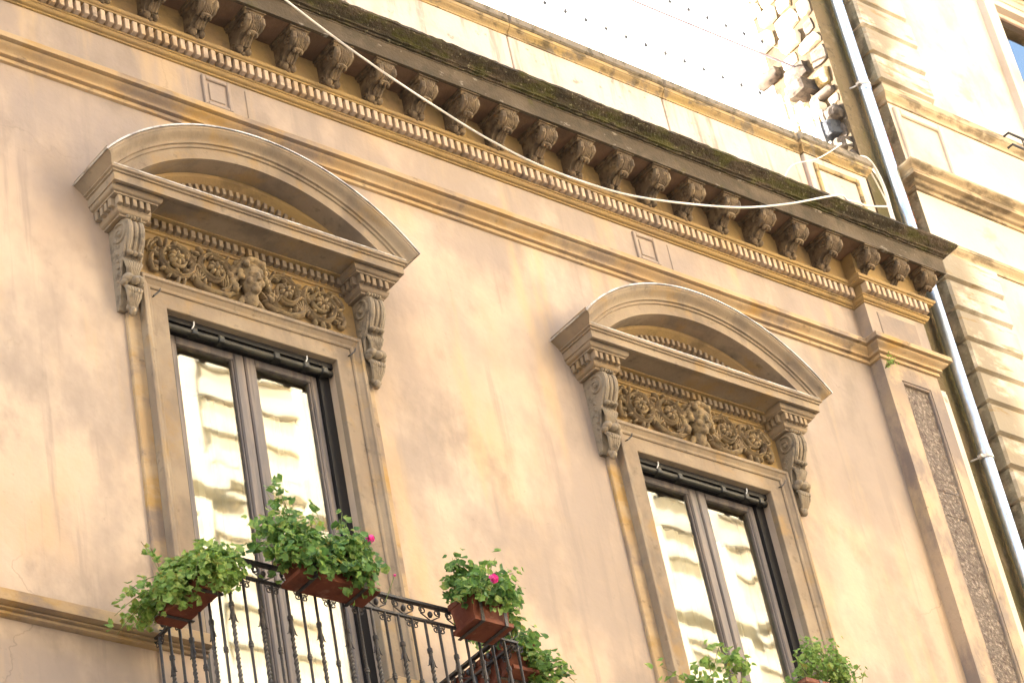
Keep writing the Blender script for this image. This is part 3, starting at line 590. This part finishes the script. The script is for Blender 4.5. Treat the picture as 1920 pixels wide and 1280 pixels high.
# ------------------------------------------------------------------ neighbouring building on the right
X0 = 16.25
NB = empty('cream_building', (X0, 0, 0), 'cream building with stained quoin blocks right of the drainpipe', 'building')
def npart(mb, name, ma, parent=None, smooth=None):
    o = mb.build(name, ma, None, smooth); return put(o, NB) if parent is None else (setattr(o, 'parent', parent) or o)
p = MB(); wx0, wx1, wz0, wz1 = 18.52, 19.72, 17.05, 19.13
quadwall(p, [X0, wx0, wx1, 26], [0, wz0, wz1, 21.5], 0, [(wx0, wx1, wz0, wz1)])
for a in (wx0, wx1): p.add([(a,0,wz0),(a,.3,wz0),(a,.3,wz1),(a,0,wz1)], [(0,1,2,3)])
p.add([(wx0,0,wz1),(wx1,0,wz1),(wx1,.3,wz1),(wx0,.3,wz1)], [(0,1,2,3)])
p.add([(X0,9,0),(26,9,0),(26,9,21.5),(X0,9,21.5)], [(0,1,2,3)]); p.add([(15.77,.12,21.5),(26,0,21.5),(26,9,21.5),(15.77,9,21.5)], [(0,1,2,3)]); p.add([(26,0,0),(26,9,0),(26,9,21.5),(26,0,21.5)], [(0,1,2,3)])
npart(p, 'wall', 'rb')
p = MB(); p.add([(X0,0,0),(X0,.13,0),(X0,.13,21.5),(X0,0,21.5)], [(0,1,2,3)]); npart(p, 'corner_return', 'qside')
# narrow recessed strip between the two buildings
p = MB(); p.add([(XR-.1,.12,0),(16.11,.12,0),(16.11,.12,14.6),(XR-.1,.12,14.6)], [(0,1,2,3)]); p.add([(15.77,.12,14.6),(16.11,.12,14.6),(16.11,.12,21.5),(15.77,.12,21.5)], [(0,1,2,3)])
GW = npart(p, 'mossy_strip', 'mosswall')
zb = 9.0; kk = 0
while zb < 20.5:   # brick toothing beside the quoins
    bm_ = MB(); wdt = .14 if kk % 2 else .115; bm_.bbox(16.25-wdt, 16.249, .10+random.uniform(-.008,.008), .16, zb, zb+.058, .006); npart(bm_, 'brick', 'brick', GW); zb += .068; kk += 1
# quoin blocks
def quoin(z0, z1, parent):
    q = MB(); ln = .70+random.uniform(-.02,.02); b = .022
    y0, y1 = -.05, 0
    x0, x1 = X0-.05, X0+ln
    q.add([(x0,.115,z0),(x0,.115,z1),(x0,y0+b,z0+.006),(x0,y0+b,z1-.006),(x0+b,y0,z0+b),(x0+b,y0,z1-b),(x1-b,y0,z0+b),(x1-b,y0,z1-b),(x1,y1,z0),(x1,y1,z1),(x0+.05,y1,z0),(x0+.05,y1,z1)],
          [(0,2,3,1),(2,4,5,3),(4,6,7,5),(6,8,9,7),(2,0,10),(2,10,8,6,4),(3,5,7,9,11),(3,11,1)])
    o = npart(q, 'quoin', 'quoin', parent); o.data.materials.append(M['qside']); 
    for f in o.data.polygons:
        if f.center.x < x0+.008: f.material_index = 1
    return o
QB = MB(); QB.box(X0, X0+.66, -.012, 0, 8, 15.2); QB.box(X0, X0+.66, -.012, 0, 17.16, 21.4); QBo = npart(QB, 'quoin_backing', 'quoin')
z = 15.20
while z > 9: quoin(z-.307, z-.004, QBo); z -= .3265
z = 17.172
while z < 20.5: quoin(z+.004, z+.322, QBo); z += .338
cp_ = [(X0, .13), (X0, 0), (26, 0)]
p = MB(); p.mould([(0,15.90),(.02,15.905),(.02,15.935)]+ovolo(.025,15.94,.06,15.965)+[(.065,15.97),(.07,15.975),(.12,15.98),(.12,16.03)]+cyma(.124,16.032,.17,16.075)+[(.172,16.078),(.172,16.098),(.0,16.16)], cp_); npart(p, 'cornice', 'rbcorn', None, 30)
p = MB(); p.mould([(0,16.93),(.015,16.935),(.015,16.965)]+cyma(.018,16.97,.05,17.02)+[(.055,17.025),(.055,17.06),(.04,17.075),(.04,17.12),(.0,17.14)], cp_); npart(p, 'string_course', 'rbcorn', None, 30)
p = MB(); p.mould([(0,15.20),(.015,15.203),(.015,15.235)]+cyma(.018,15.24,.05,15.29)+[(.055,15.293),(.055,15.33),(.0,15.36)], cp_); npart(p, 'string_course', 'rbcorn', None, 30)
p = MB()
for a, b, z0, z1 in ((16.29,16.36,16.2,16.88),(16.86,16.93,16.2,16.88),(16.36,16.86,16.81,16.88)): p.bbox(a, b, -.03, 0, z0, z1, .01)
npart(p, 'panel_frame', 'rb')
p = MB(); ap = [(0,0),(0,.04),(.08,.04),(.085,.055),(.16,.055),(.17,.075),(.22,.075),(.23,0)]; rg = []
for x, z, sx, sz in ((wx0, wz0, -1, 0), (wx0, wz1, -1, 1), (wx1, wz1, 1, 1), (wx1, wz0, 1, 0)): rg.append([(x+sx*a, -q, z+sz*a) for a, q in ap])
p.rings(rg, closed=False); npart(p, 'window_surround', 'rb')
p = MB(); p.box(wx0-.05, wx1+.05, -.30, -.0, wz1+.235, wz1+.40); npart(p, 'window_hood', 'rbcorn')
p = MB()
for a, b, c, e in ((wx0,wx0+.07,wz0,wz1),(wx1-.07,wx1,wz0,wz1),(19.08,19.16,wz0,wz1),(wx0+.07,19.08,wz1-.05,wz1),(19.16,wx1-.07,wz1-.05,wz1)): p.bbox(a, b, .03, .09, c, e, .008)
NW = npart(p, 'window', 'rbframe')
for a, b in ((wx0+.07, 19.08), (19.16, wx1-.07)): p = MB(); p.box(a, b, .06, .064, wz0, wz1-.05); npart(p, 'pane', 'glass2', NW)
p = MB(); p.box(wx0, wx1, .29, .30, wz0, wz1); npart(p, 'window_backing', 'room', NW)
# neighbour's balcony rail end
NR = empty('neighbour_railing', (17.4, -.55, 16.5), 'dark iron balcony rail end on the cream building, right edge', 'railing')
for z in (16.90, 16.76):
    p = MB(); p.tube([(17.60,-.19,z),(17.60,-.25,z),(17.70,-.25,z),(20.2,-.25,z)], .013, 6); put(p.build('rail', 'iron', None, 40), NR)
for k in range(11): p = MB(); p.tube([(17.78+.22*k,-.25,16.5 if k > 3 else 16.74),(17.78+.22*k,-.25,16.90)], .008, 6); put(p.build('baluster', 'iron', None, 40), NR)
p = MB(); p.box(18.7, 20.3, -.28, 0, 16.44, 16.5); put(p.build('slab', 'rbcorn'), NR)
# rubble side wall rising above the roof
p = MB(); p.add([(15.77,.12,14.6),(15.77,.80,14.6),(15.77,.80,21.5),(15.77,.12,21.5)], [(0,1,2,3)]); RW = npart(p, 'rubble_wall', 'mortar')
p = MB(); p.add([(15.765,.80,14.0),(15.765,26,14.0),(15.765,26,24.5),(15.765,4,24.5),(15.765,4,21.5),(15.765,.80,21.5)], [(0,1,2,3,4,5)]); npart(p, 'white_sky_wall', 'skysheet')  # white side wall, added and carried past the building as blown-out sky
rr = random.Random(11); z = 15.55
while z < 20.2:
    hgt = rr.uniform(.09, .26); y = .135+rr.uniform(-.03, .03)
    yend = .62+rr.uniform(-.22, .16)
    while y < yend:
        ln = rr.uniform(.10, .34); q = MB(); n = 8; pr = rr.uniform(.02, .10); cy0, cz0 = y+ln/2, z+hgt/2
        ring = [(ln/2*.95*max(-1, min(1, 1.25*math.cos(a)))*rr.uniform(.85, 1), hgt/2*.94*max(-1, min(1, 1.3*math.sin(a)))*rr.uniform(.82, 1)) for a in [2*math.pi*(i+rr.uniform(-.2,.2))/n for i in range(n)]]
        q.rings([[(15.772, cy0+a, cz0+b) for a, b in ring], [(15.77-pr*.7, cy0+a*.95, cz0+b*.95) for a, b in ring], [(15.77-pr*rr.uniform(.8,1.2), cy0+a*.62, cz0+b*.62) for a, b in ring]])
        npart(q, 'rubble_stone', 'lump' if rr.random() < .06 or (z < 16.95 and rr.random() < .3) else ('rubble2' if rr.random() < .3 else 'rubble'), RW, 50); y += ln+rr.uniform(.008, .03)
    z += hgt+rr.uniform(.005, .02)
for (y, z, sx, hh, dd_, ma_) in ((.44, 17.22, .24, .17, .20, 'lump'), (.33, 16.64, .26, .20, .13, 'basalt'), (.24, 16.42, .18, .15, .10, 'lump'), (.55, 16.75, .2, .16, .08, 'basalt')):
    q = MB(); ring = [(-sx/2,-hh/2),(sx*.1,-hh*.55),(sx/2,-hh*.35),(sx*.45,hh*.42),(-sx*.05,hh*.5),(-sx*.46,hh*.3)]
    q.rings([[(15.77, y+a, z+b) for a, b in ring], [(15.77-dd_*.9, y+a*.96+.02, z+b*.95-.01) for a, b in ring], [(15.77-dd_, y+a*.7+.02, z+b*.66-.015) for a, b in ring]]); npart(q, 'projecting_stone', ma_, RW)
# ------------------------------------------------------------------ drainpipe
DP = empty('drainpipe', (16.0, .02, 0), 'shiny galvanised drainpipe in the recess between the two buildings', 'drainpipe')
def on(o, e): return put(o, e)
zz_ = [0, 4, 8.6, 13.0, 17.02, 21.3]
for a, b in zip(zz_[:-1], zz_[1:]):
    p = MB(); p.tube([(16.035,.03,a),(16.035,.03,b+.05)], .052, 20); on(p.build('pipe_length', 'pipe', None, 40), DP)
    p = MB(); p.tube([(16.035,.03,b-.02),(16.035,.03,b+.07)], .057, 20); on(p.build('pipe_socket', 'pipe', None, 40), DP)
for z in (10.9, 12.98, 15.2, 17.05, 19):
    p = MB(); p.tube([(16.035,.03,z),(16.035,.03,z+.03)], .061, 20); p.box(15.945, 15.98, .01, .05, z, z+.03); p.tube([(15.975,.035,z+.015),(15.935,.12,z+.015)], .008, 6); on(p.build('pipe_bracket', 'zinc', None, 40), DP)
# ------------------------------------------------------------------ cables
def cable(pts, rad, label, ma='cable', name='cable', sub=6):
    P = [Vector(p) for p in pts]; out = []
    for i in range(len(P)-1):
        p0, p1, p2, p3 = P[max(i-1,0)], P[i], P[i+1], P[min(i+2,len(P)-1)]
        for k in range(sub):
            t = k/sub; out.append(.5*((2*p1)+(p2-p0)*t+(2*p0-5*p1+4*p2-p3)*t*t+(3*p1-p0-3*p2+p3)*t**3))
    out.append(P[-1]); p = MB(); p.tube(out, rad, 6); return tag(p.build(name, ma, None, 60), label, 'cable')
Y = -.55
cable([(7.9,Y,15.1),(8.4,Y,14.79),(8.947,Y,14.492),(9.383,Y,14.281),(9.809,Y,14.11),(10.226,Y,13.97),(10.563,Y,13.874),(10.984,Y,13.801),(11.431,Y,13.793),(11.902,Y,13.835),(12.464,Y,13.963),(13.124,Y,14.161),(13.716,Y,14.413),(14.366,-.54,14.745),(14.62,-.44,14.86),(14.95,-.3,15.06),(15.2,-.2,15.19),(15.47,-.2,15.28)], .0085, 'long pale cable sagging across the bracketed cornice')
cable([(15.21,-.10,15.96),(15.201,-.12,15.93),(14.859,-.10,15.66),(14.471,-.12,15.425),(14.2,-.2,15.1),(14.1,-.3,14.9)], .006, 'thin cable slanting down across the parapet pier')
cable([(15.45,-.02,15.96),(15.53,-.1,15.93),(15.62,-.1,15.83),(15.66,-.1,15.62),(15.62,-.12,15.30),(15.60,-.14,14.90)], .010, 'inner pale cable hanging down beside the parapet pier end')
cable([(15.46,-.0,15.965),(15.60,-.04,15.985),(15.76,-.0,15.88),(15.79,0,15.70),(15.74,-.02,15.50),(15.70,-.05,15.20),(15.70,-.07,14.87)], .012, 'thick pale cable looping out from the parapet end near drainpipe')
cable([(15.60,-.05,15.84),(15.70,-.02,15.70),(15.75,-.01,15.58),(15.78,.0,15.52)], .008, 'short diagonal cable between the two hanging pale cables')
cable([(15.77,.45,17.50),(14.6,.45,17.47),(13.2,.45,17.46),(11,.45,17.55)], .012, 'mauve cable strung from the rubble wall across the white sky', 'purple')
def wire(z, x0, x1, lab):
    e = empty('clipped_wire', (x0, .45, z), lab, 'wire'); p = MB(); p.tube([(11, .45, z), (15.77, .45, z)], .0022, 4); on(p.build('strand', 'cable'), e)
    for x in np.arange(x0, x1, .225):
        p = MB(); p.tube([(x-.004,.45,z-.032),(x+.008,.445,z+.032)], .008, 5); p.box(x-.016, x+.016, .44, .46, z-.012, z+.006); on(p.build('wire_clip', 'basalt'), e)
wire(16.935, 12.6, 15.45, 'fine wire with grey clips just above the parapet'); wire(17.66, 14.2, 15.5, 'fine wire with clips above the mauve cable')
# white pickets on the roof terrace
WR = empty('white_railing', (15.2, .3, 14.8), 'short white picket railing on the roof against the rubble wall', 'railing')
for i, x in enumerate((15.19, 15.29, 15.39, 15.46, 15.53, 15.63, 15.72)):
    p = MB(); p.box(x-.013, x+.013, .33, .355, 14.8, 16.86+.04*math.sin(i*2.4)+(.12 if i > 4 else 0)); on(p.build('picket', 'whitemetal'), WR)
for z in (15.3, 16.35): p = MB(); p.box(15.15, 15.78, .357, .372, z, z+.03); on(p.build('rail', 'whitemetal'), WR)

# ------------------------------------------------------------------ balconies
def sc_path(x, z, r0, s, turns=1.35, n=18, st=math.pi/2):
    return [(x+s*(r0*(1-.72*t))*math.cos(st-t*turns*2*math.pi), z+(r0*(1-.72*t))*math.sin(st-t*turns*2*math.pi)) for t in np.linspace(0, 1, n)]
# one flat unit of railing in local coords: along +a, height z; made once and placed on three sides
zl, zt, zb_ = 9.41, 9.52, 8.46
def meshof(fn, name, smooth=45):
    mb = MB(); fn(mb); me = mb.mesh(name, smooth); me.materials.append(M['iron']); return me
def plain(mb):
    mb.tube([(0,0,zb_),(0,0,zl)], .0085, 8); mb.ell((0,0,8.985), (.016,.016,.012), None, 8, 5); mb.tube([(0,0,8.968),(0,0,9.002)], .0135, 8)
def twist(mb):
    mb.tube([(0,0,zb_),(0,0,8.66)], .0085, 8); mb.tube([(0,0,9.10),(0,0,zl)], .0085, 8)
    rg = []
    for i in range(45):
        z = 8.66+.44*i/44; a = i*.62; rg.append([(.0115*math.cos(a+q*math.pi/2)*(1.25 if q % 2 else 1), .0115*math.sin(a+q*math.pi/2)*(1.25 if q % 2 else 1), z) for q in range(4)])
    mb.rings(rg)
    mb.tube([(0,0,9.20),(0,0,9.225)], .016, 8); mb.tube([(0,0,9.10),(0,0,9.20)], .012, 8)
    for s in (-1, 1): mb.tube([(s*.006,0,9.17),(s*.014,0,9.145),(s*.022,0,9.115),(s*.034,0,9.108)], [.006,.006,.005,.002], 5); mb.tube([(s*.006,0,8.60),(s*.014,0,8.625),(s*.024,0,8.655)], [.006,.006,.002], 5)
def cscroll(mb):
    for s in (-1, 1):
        q = sc_path(s*.0235, zl-.043, .0235, -s, 1.5, 20, 2.4)
        mb.tube([(s*.0475,0,zl-.012)]+[(x, 0, z) for x, z in q], .0042, 5)
def upper(mb):
    for s in (-1, 1):
        q = sc_path(s*.052, zt-.036, .026, s, 1.35, 18, 1.2)
        mb.tube([(s*.004,0,zl+.012),(s*.03,0,zl+.028),(s*.068,0,zl+.05)]+[(x, 0, z) for x, z in q], .0045, 5)
    mb.ell((0,0,zl+.052), (.016,.016,.022), None, 8, 6)
mplain, mtwist, mcs, mup = meshof(plain,'baluster'), meshof(twist,'baluster'), meshof(cscroll,'scroll'), meshof(upper,'scroll_with_ball')
def balcony(cx, lab, slab_lab):
    x0, x1, yf = cx-1.01, cx+1.01, -.80
    RB = empty('balcony_railing', (cx, yf, 8.45), lab, 'railing', 'iron balcony railings')
    def rail(z, hw, ht, name):
        for seg in (((x0, 0), (x0, yf)), ((x0, yf), (x1, yf)), ((x1, yf), (x1, 0))):
            (ax, ay), (bx, by) = seg; mb = MB()
            if ax == bx: mb.box(ax-hw, ax+hw, min(ay,by)+hw*1.05, max(ay,by), z-ht, z+ht)
            else: mb.box(ax-hw, bx+hw, ay-hw, ay+hw, z-ht, z+ht)
            on(mb.build(name, 'iron'), RB)
    rail(zt, .016, .008, 'handrail'); rail(zl, .010, .007, 'scroll_rail'); rail(8.47, .012, .007, 'bottom_rail')
    def place(me, name, x, y, rz):
        o = link(name, me); put(o, RB); o.location = (x, y, 0); o.rotation_euler = (0, 0, rz); return o
    n = 21; pt = 2*1.01/n
    for i in range(n+1):
        place(mtwist if i % 2 == 0 else mplain, 'baluster', x0+i*pt, yf, 0)
        if i < n: pass
        if i % 2 and i < n+1: place(mcs, 'scroll', x0+i*pt, yf, 0)
        if i % 2 == 0 and i < n: place(mup, 'scroll_with_ball', x0+i*pt+pt/2*1.0, yf, 0)
    ns = 8
    for sx in (x0, x1):
        for i in range(1, ns):
            y = yf*(1-i/ns); place(mplain if i % 2 else mtwist, 'baluster', sx, y, math.pi/2)
            if i % 2: place(mcs, 'scroll', sx, y, math.pi/2); place(mup, 'scroll_with_ball', sx, y-.045, math.pi/2)
    p = MB(); p.box(cx-1.12, cx+1.12, -.92, -.001, 8.30, 8.44); p.mould([(0,8.19),(.02,8.20),(.02,8.22)]+cyma(.03,8.225,.09,8.29)+[(.09,8.298),(0,8.30)], [(cx-1.02,0),(cx-1.02,-.82),(cx+1.02,-.82),(cx+1.02,0)])
    tag(p.build('balcony_slab', 'pale'), slab_lab, 'balcony', 'stone balcony slabs')
balcony(CX[0], 'black wrought iron balcony railing with scrolls under the left window', 'stone slab carrying the left iron balcony railing')
balcony(CX[1], 'iron balcony railing under the right window, behind the plant tops', 'stone slab carrying the right iron balcony railing')
# ------------------------------------------------------------------ flower boxes
def planter(c, lx, ly, hh, lab, group='terracotta flower boxes'):
    """c = centre of the foot; tapered box with a rolled rim and a raised band"""
    e = empty('flower_box', c, lab, 'flower box', group)
    def ring(sx, sy, z): return [(c[0]+a*sx/2, c[1]+b*sy/2, c[2]+z) for a, b in ((-1,-1),(1,-1),(1,1),(-1,1))]
    p = MB(); p.rings([ring(lx*.86, ly*.76, 0), ring(lx*.87, ly*.78, .012), ring(lx*.965, ly*.93, hh*.80), ring(lx, ly, hh*.82), ring(lx*1.01, ly*1.02, hh*.86), ring(lx*1.01, ly*1.02, hh*.985), ring(lx, ly, hh), ring(lx*.94, ly*.90, hh), ring(lx*.93, ly*.88, hh*.9)])
    on(p.build('box', 'terracotta'), e)
    p = MB(); p.add(ring(lx*.93, ly*.88, hh*.92), [(0,1,2,3)]); on(p.build('soil', 'soil'), e)
    p = MB(); t = [ring(lx*.98, ly*.98, -.012), ring(lx*.98, ly*.98, .014), ring(lx*.92, ly*.90, .016)]; p.rings(t); on(p.build('drip_tray', 'terracotta'), e)
    if lx >= ly:
        for s in (-.3, .3):
            p = MB(); p.box(c[0]+s*lx-.012, c[0]+s*lx+.012, c[1]-ly*.53, c[1]-ly*.515, c[2]-.014, c[2]+hh); p.box(c[0]+s*lx-.012, c[0]+s*lx+.012, c[1]-ly*.53, c[1]+ly*.6, c[2]-.018, c[2]-.014); on(p.build('hanger', 'iron'), e)
    else:
        for s in (-.3, .3):
            p = MB(); p.box(c[0]-lx*.6, c[0]+lx*.6, c[1]+s*ly-.012, c[1]+s*ly+.012, c[2]-.018, c[2]-.014); on(p.build('hanger', 'iron'), e)
    return e
def leafmesh(pts, rnd, size=(.018, .034)):
    vs, fs = [], []
    for (p, out) in pts:
        s = rnd.uniform(*size); nrm = (Vector(out)*.8+Vector((rnd.uniform(-.9,.9)-.2, rnd.uniform(-.9,.9)-.45, rnd.uniform(-.5,.9)))).normalized()
        a = nrm.orthogonal().normalized(); a = Matrix.Rotation(rnd.uniform(0, 6.28), 3, nrm) @ a; b = nrm.cross(a); k = len(vs); P = Vector(p)
        vs.append(tuple(P-nrm*s*.25)); n = 10
        for j in range(n):
            an = 2*math.pi*j/n; q = s*(1.0 if j % 2 else .84)*(1-.5*(1 if j == 0 else 0)); lift = s*.18*math.sin(an*2+k)
            vs.append(tuple(P+a*math.cos(an)*q+b*math.sin(an)*q*.92+nrm*lift))
        for j in range(n): fs.append((k, k+1+j, k+1+(j+1) % n))
    return vs, fs
def plant(base, shoots, lab, seed, leaf='leaf', flowers=(), cat='geranium', density=16, size=(.014,.036), spread=.06, name='geranium_plant', group='balcony plants', leaf_from=.25, nsprig=7):
    """shoots: (start offset, end offset, sag) from base; leaves cluster along each"""
    rnd = random.Random(seed); e = empty(name, base, lab, cat, group); L1, L2 = [], []; st = MB(); Bv = Vector(base)
    for (a, b, sag) in shoots:
        a = Vector(a); b = Vector(b); mid = (a+b)/2+Vector((rnd.uniform(-.03,.03), rnd.uniform(-.03,.03), sag)); pts = []
        for t in np.linspace(0, 1, 7): pts.append(Bv+a*(1-t)**2+mid*2*t*(1-t)+b*t*t)
        st.tube(pts, [.0035*(1-.5*i/6) for i in range(7)], 4)
        for k in range(density):
            t = leaf_from+(1-leaf_from)*rnd.random()**.7; c = Bv+a*(1-t)**2+mid*2*t*(1-t)+b*t*t
            o = Vector((rnd.gauss(0,1), rnd.gauss(0,1), rnd.gauss(0,1))).normalized()*spread*rnd.uniform(.3, 1.35)
            (L1 if rnd.random() < .6 else L2).append((c+o, o.normalized()+Vector((0,-.25,.5))))
    for _ in range(nsprig):
        a = Vector(rnd.choice(shoots)[0]); b = a+Vector((rnd.uniform(-.22,.22), rnd.uniform(-.12,.08), rnd.uniform(.16,.34))); pts = [Bv+a+(b-a)*t+Vector((0,0,.03*math.sin(3*t))) for t in np.linspace(0, 1, 5)]
        st.tube(pts, .0024, 4)
        for k in range(5): t = rnd.uniform(.6, 1.02); (L1 if k % 2 else L2).append((Bv+a+(b-a)*t+Vector((rnd.uniform(-.02,.02), rnd.uniform(-.02,.02), .012)), Vector((rnd.uniform(-1,1), -.8, .3))))
    on(st.build('stem', 'stem'), e)
    for Ls, ma in ((L1, leaf), (L2, 'leaf2')):
        vs, fs = leafmesh(Ls, rnd, size); me = bpy.data.meshes.new('foliage'); me.from_pydata(vs, [], fs); o = link('foliage', me, ma); on(o, e); o['kind'] = 'stuff'
    for (f, rad, n) in flowers:
        vs, fs = [], []; F = Vector(f)
        for k in range(n):
            o = Vector((rnd.gauss(0,1), rnd.gauss(0,1)-.3, rnd.gauss(0,1))).normalized(); p = F+o*rad*rnd.uniform(.5,1); a = o.orthogonal().normalized(); b = o.cross(a); s = rad*.55; q = len(vs)
            vs += [tuple(p-o*s*.2)]+[tuple(p+a*math.cos(t)*s+b*math.sin(t)*s*.8+o*s*.15*math.sin(3*t)) for t in np.linspace(0, 6.28, 7)[:-1]]
            fs += [(q, q+1+j, q+1+(j+1) % 6) for j in range(6)]
        me = bpy.data.meshes.new('flower'); me.from_pydata(vs, [], fs); on(link('flower', me, 'pink'), e)
        p = MB(); p.tube([F, F+Vector((-.02,.03,-.07)), F+Vector((-.05,.06,-.15))], .0025, 4); on(p.build('flower_stalk', 'stem'), e)
    return e
def fan(rnd, n, xr, yr, zr, box, sag=(.0,.08)):
    out = []
    for _ in range(n):
        a = (rnd.uniform(*box[0]), rnd.uniform(*box[1]), .16); out.append((a, (rnd.uniform(*xr), rnd.uniform(*yr), rnd.uniform(*zr)), rnd.uniform(*sag)+.06))
    return out
c0 = CX[0]; rnd = random.Random(5)
# A: box hung outside the left side rail; B: front box; C: right corner box; D: outside the right side rail
pa = (7.56, -.56, 9.345); planter(pa, .18, .50, .17, 'terracotta box hung along the left side of the balcony railing')
plant(pa, fan(rnd, 34, (-.14, .16), (-.34, .36), (.04, .15), ((-.06,.06), (-.24,.24))) + fan(rnd, 22, (-.20, -.06), (-.28, .36), (-.06, .08), ((-.06,.04), (-.2,.24))) + fan(rnd, 24, (-.14, .10), (-.40, -.22), (-.08, .14), ((-.05,.05), (-.24,-.05)))
      + fan(rnd, 16, (-.22, -.08), (-.30, .30), (-.10, .08), ((-.08,-.02), (-.22,.22))) + fan(rnd, 10, (-.05, .08), (-.42, -.3), (-.14, .06), ((-.05,.05), (-.24,-.2)))
      + [((-.05,.1,.16), (-.34,.25,-.02), .10), ((-.05,.0,.16), (-.36,.12,.02), .10), ((-.05,-.1,.16), (-.30,.3,-.10), .12)],
      'bushy trailing plant in the flower box left of the balcony', 21, density=16, nsprig=2, leaf='leaf2')
pb = (8.25, -.92, 9.385); planter(pb, .56, .18, .16, 'terracotta box with lettering panel hung on the balcony front, below tallest plant'.replace(' with lettering panel', ''))
plant(pb, fan(rnd, 40, (-.04, .22), (-.14, .16), (.14, .32), ((-.05,.2), (-.06,.06))) + fan(rnd, 34, (.06, .23), (-.20, -.02), (-.06, .26), ((.05,.2), (-.06,.02))) + fan(rnd, 30, (-.52, -.02), (-.10, .12), (.10, .34), ((-.26,.0), (-.06,.06))) + fan(rnd, 12, (-.46, -.22), (-.16, .05), (-.02, .16), ((-.26,-.1), (-.06,.02))) + fan(rnd, 14, (.0, .16), (-.22, -.12), (.0, .18), ((-.05,.12), (-.06,.02))) + fan(rnd, 5, (-.2, -.02), (-.2, -.12), (.1, .2), ((-.2,0), (-.06,.02)))
      + fan(rnd, 12, (-.28, .1), (-.22, -.12), (-.04, .12), ((-.24,.1), (-.08,-.02)))
      + [((-.12,0,.16), (-.27,.0,.62), .05), ((-.12,0,.16), (-.26,.0,.52), .05), ((-.1,0,.16), (-.20,.02,.44), .04), ((.05,0,.16), (.18,.02,.56), .03), ((-.2,0,.16), (-.12,0,.42), .03), ((-.2,0,.16), (-.31,0,.68), .06), ((-.2,0,.16), (-.36,0,.56), .06)],
      'tallest bushy plant with a pink bloom on the balcony front', 22, density=15, flowers=[((8.47,-1.06,9.68), .026, 28), ((8.60,-1.06,9.47), .010, 8)])
pc = (9.31, -.93, 9.345); planter(pc, .29, .21, .19, 'short terracotta box at the right front corner of the railing')
plant(pc, fan(rnd, 36, (-.20, .22), (-.14, .16), (.16, .38), ((-.13,.13), (-.07,.07))) + fan(rnd, 20, (.10, .30), (-.16, .10), (.0, .26), ((.0,.13), (-.07,.04))) + fan(rnd, 22, (-.26, .10), (-.22, -.06), (.06, .24), ((-.13,.06), (-.08,.0))) + [((.0,0,.16), (.20,0,.54), .04), ((.0,0,.16), (-.14,0,.46), .04), ((.0,0,.16), (.26,-.04,.42), .04)],
      'geranium with a magenta flower head in the right corner box', 23, density=15, flowers=[((9.25,-1.16,9.545), .028, 34)])
pdn = (9.78, -.42, 9.30); planter(pdn, .20, .62, .20, 'dark red flower box behind the bars on the right side rail')
plant(pdn, fan(rnd, 30, (-.08, .20), (-.40, -.05), (.02, .28), ((-.06,.06), (-.26,.1))) + fan(rnd, 22, (.05, .24), (-.44, -.1), (-.20, .08), ((-.02,.06), (-.26,.0))) + [((.06,-.2,.16), (.30,-.36,.0), .10), ((.06,-.2,.16), (.34,-.38,-.12), .14)],
      'trailing plant spilling outward from the right side rail', 24, density=14)
c1 = CX[1]
pe = (c1-1.10, -.50, 9.25); planter(pe, .20, .6, .19, 'box on the left side rail of the right balcony, mostly below the frame')
plant(pe, fan(rnd, 14, (-.40, .0), (-.5, .3), (.12, .38), ((-.06,.06), (-.26,.26))) + [((0,-.3,.16), (-.12,-.36,.50), .05), ((0,-.3,.16), (.06,-.36,.52), .05), ((0,-.1,.16), (-.5,-.2,.32), .08), ((.02,-.3,.16), (.02,-.3,.40), .05), ((.02,-.3,.16), (.16,-.30,.44), .05)],
      'sparse upright sprigs in front of the lower right window', 25, density=11, size=(.02,.036), leaf='leaf2')
pf = (c1-.36, -.93, 9.33); planter(pf, .64, .20, .18, 'box on the front rail of the right balcony, below the frame')
plant(pf, fan(rnd, 44, (-.30, .26), (-.14, .14), (.22, .52), ((-.28,.28), (-.06,.06))),
      'bright green ferny plant at the foot of the right window', 26, density=18, size=(.012,.024), leaf='leaf2', name='fern_like_plant', cat='plant')
plant((14.83, -.20, 13.42), [((0,.05,0), (random.uniform(-.06,.06), -.05, random.uniform(-.04,.08)), .01) for _ in range(9)], 'small weed sprouting from the string course at the pilaster', 31, leaf='leaf2', density=6, size=(.008,.014), spread=.02, name='weed', cat='weed', group='', nsprig=0)
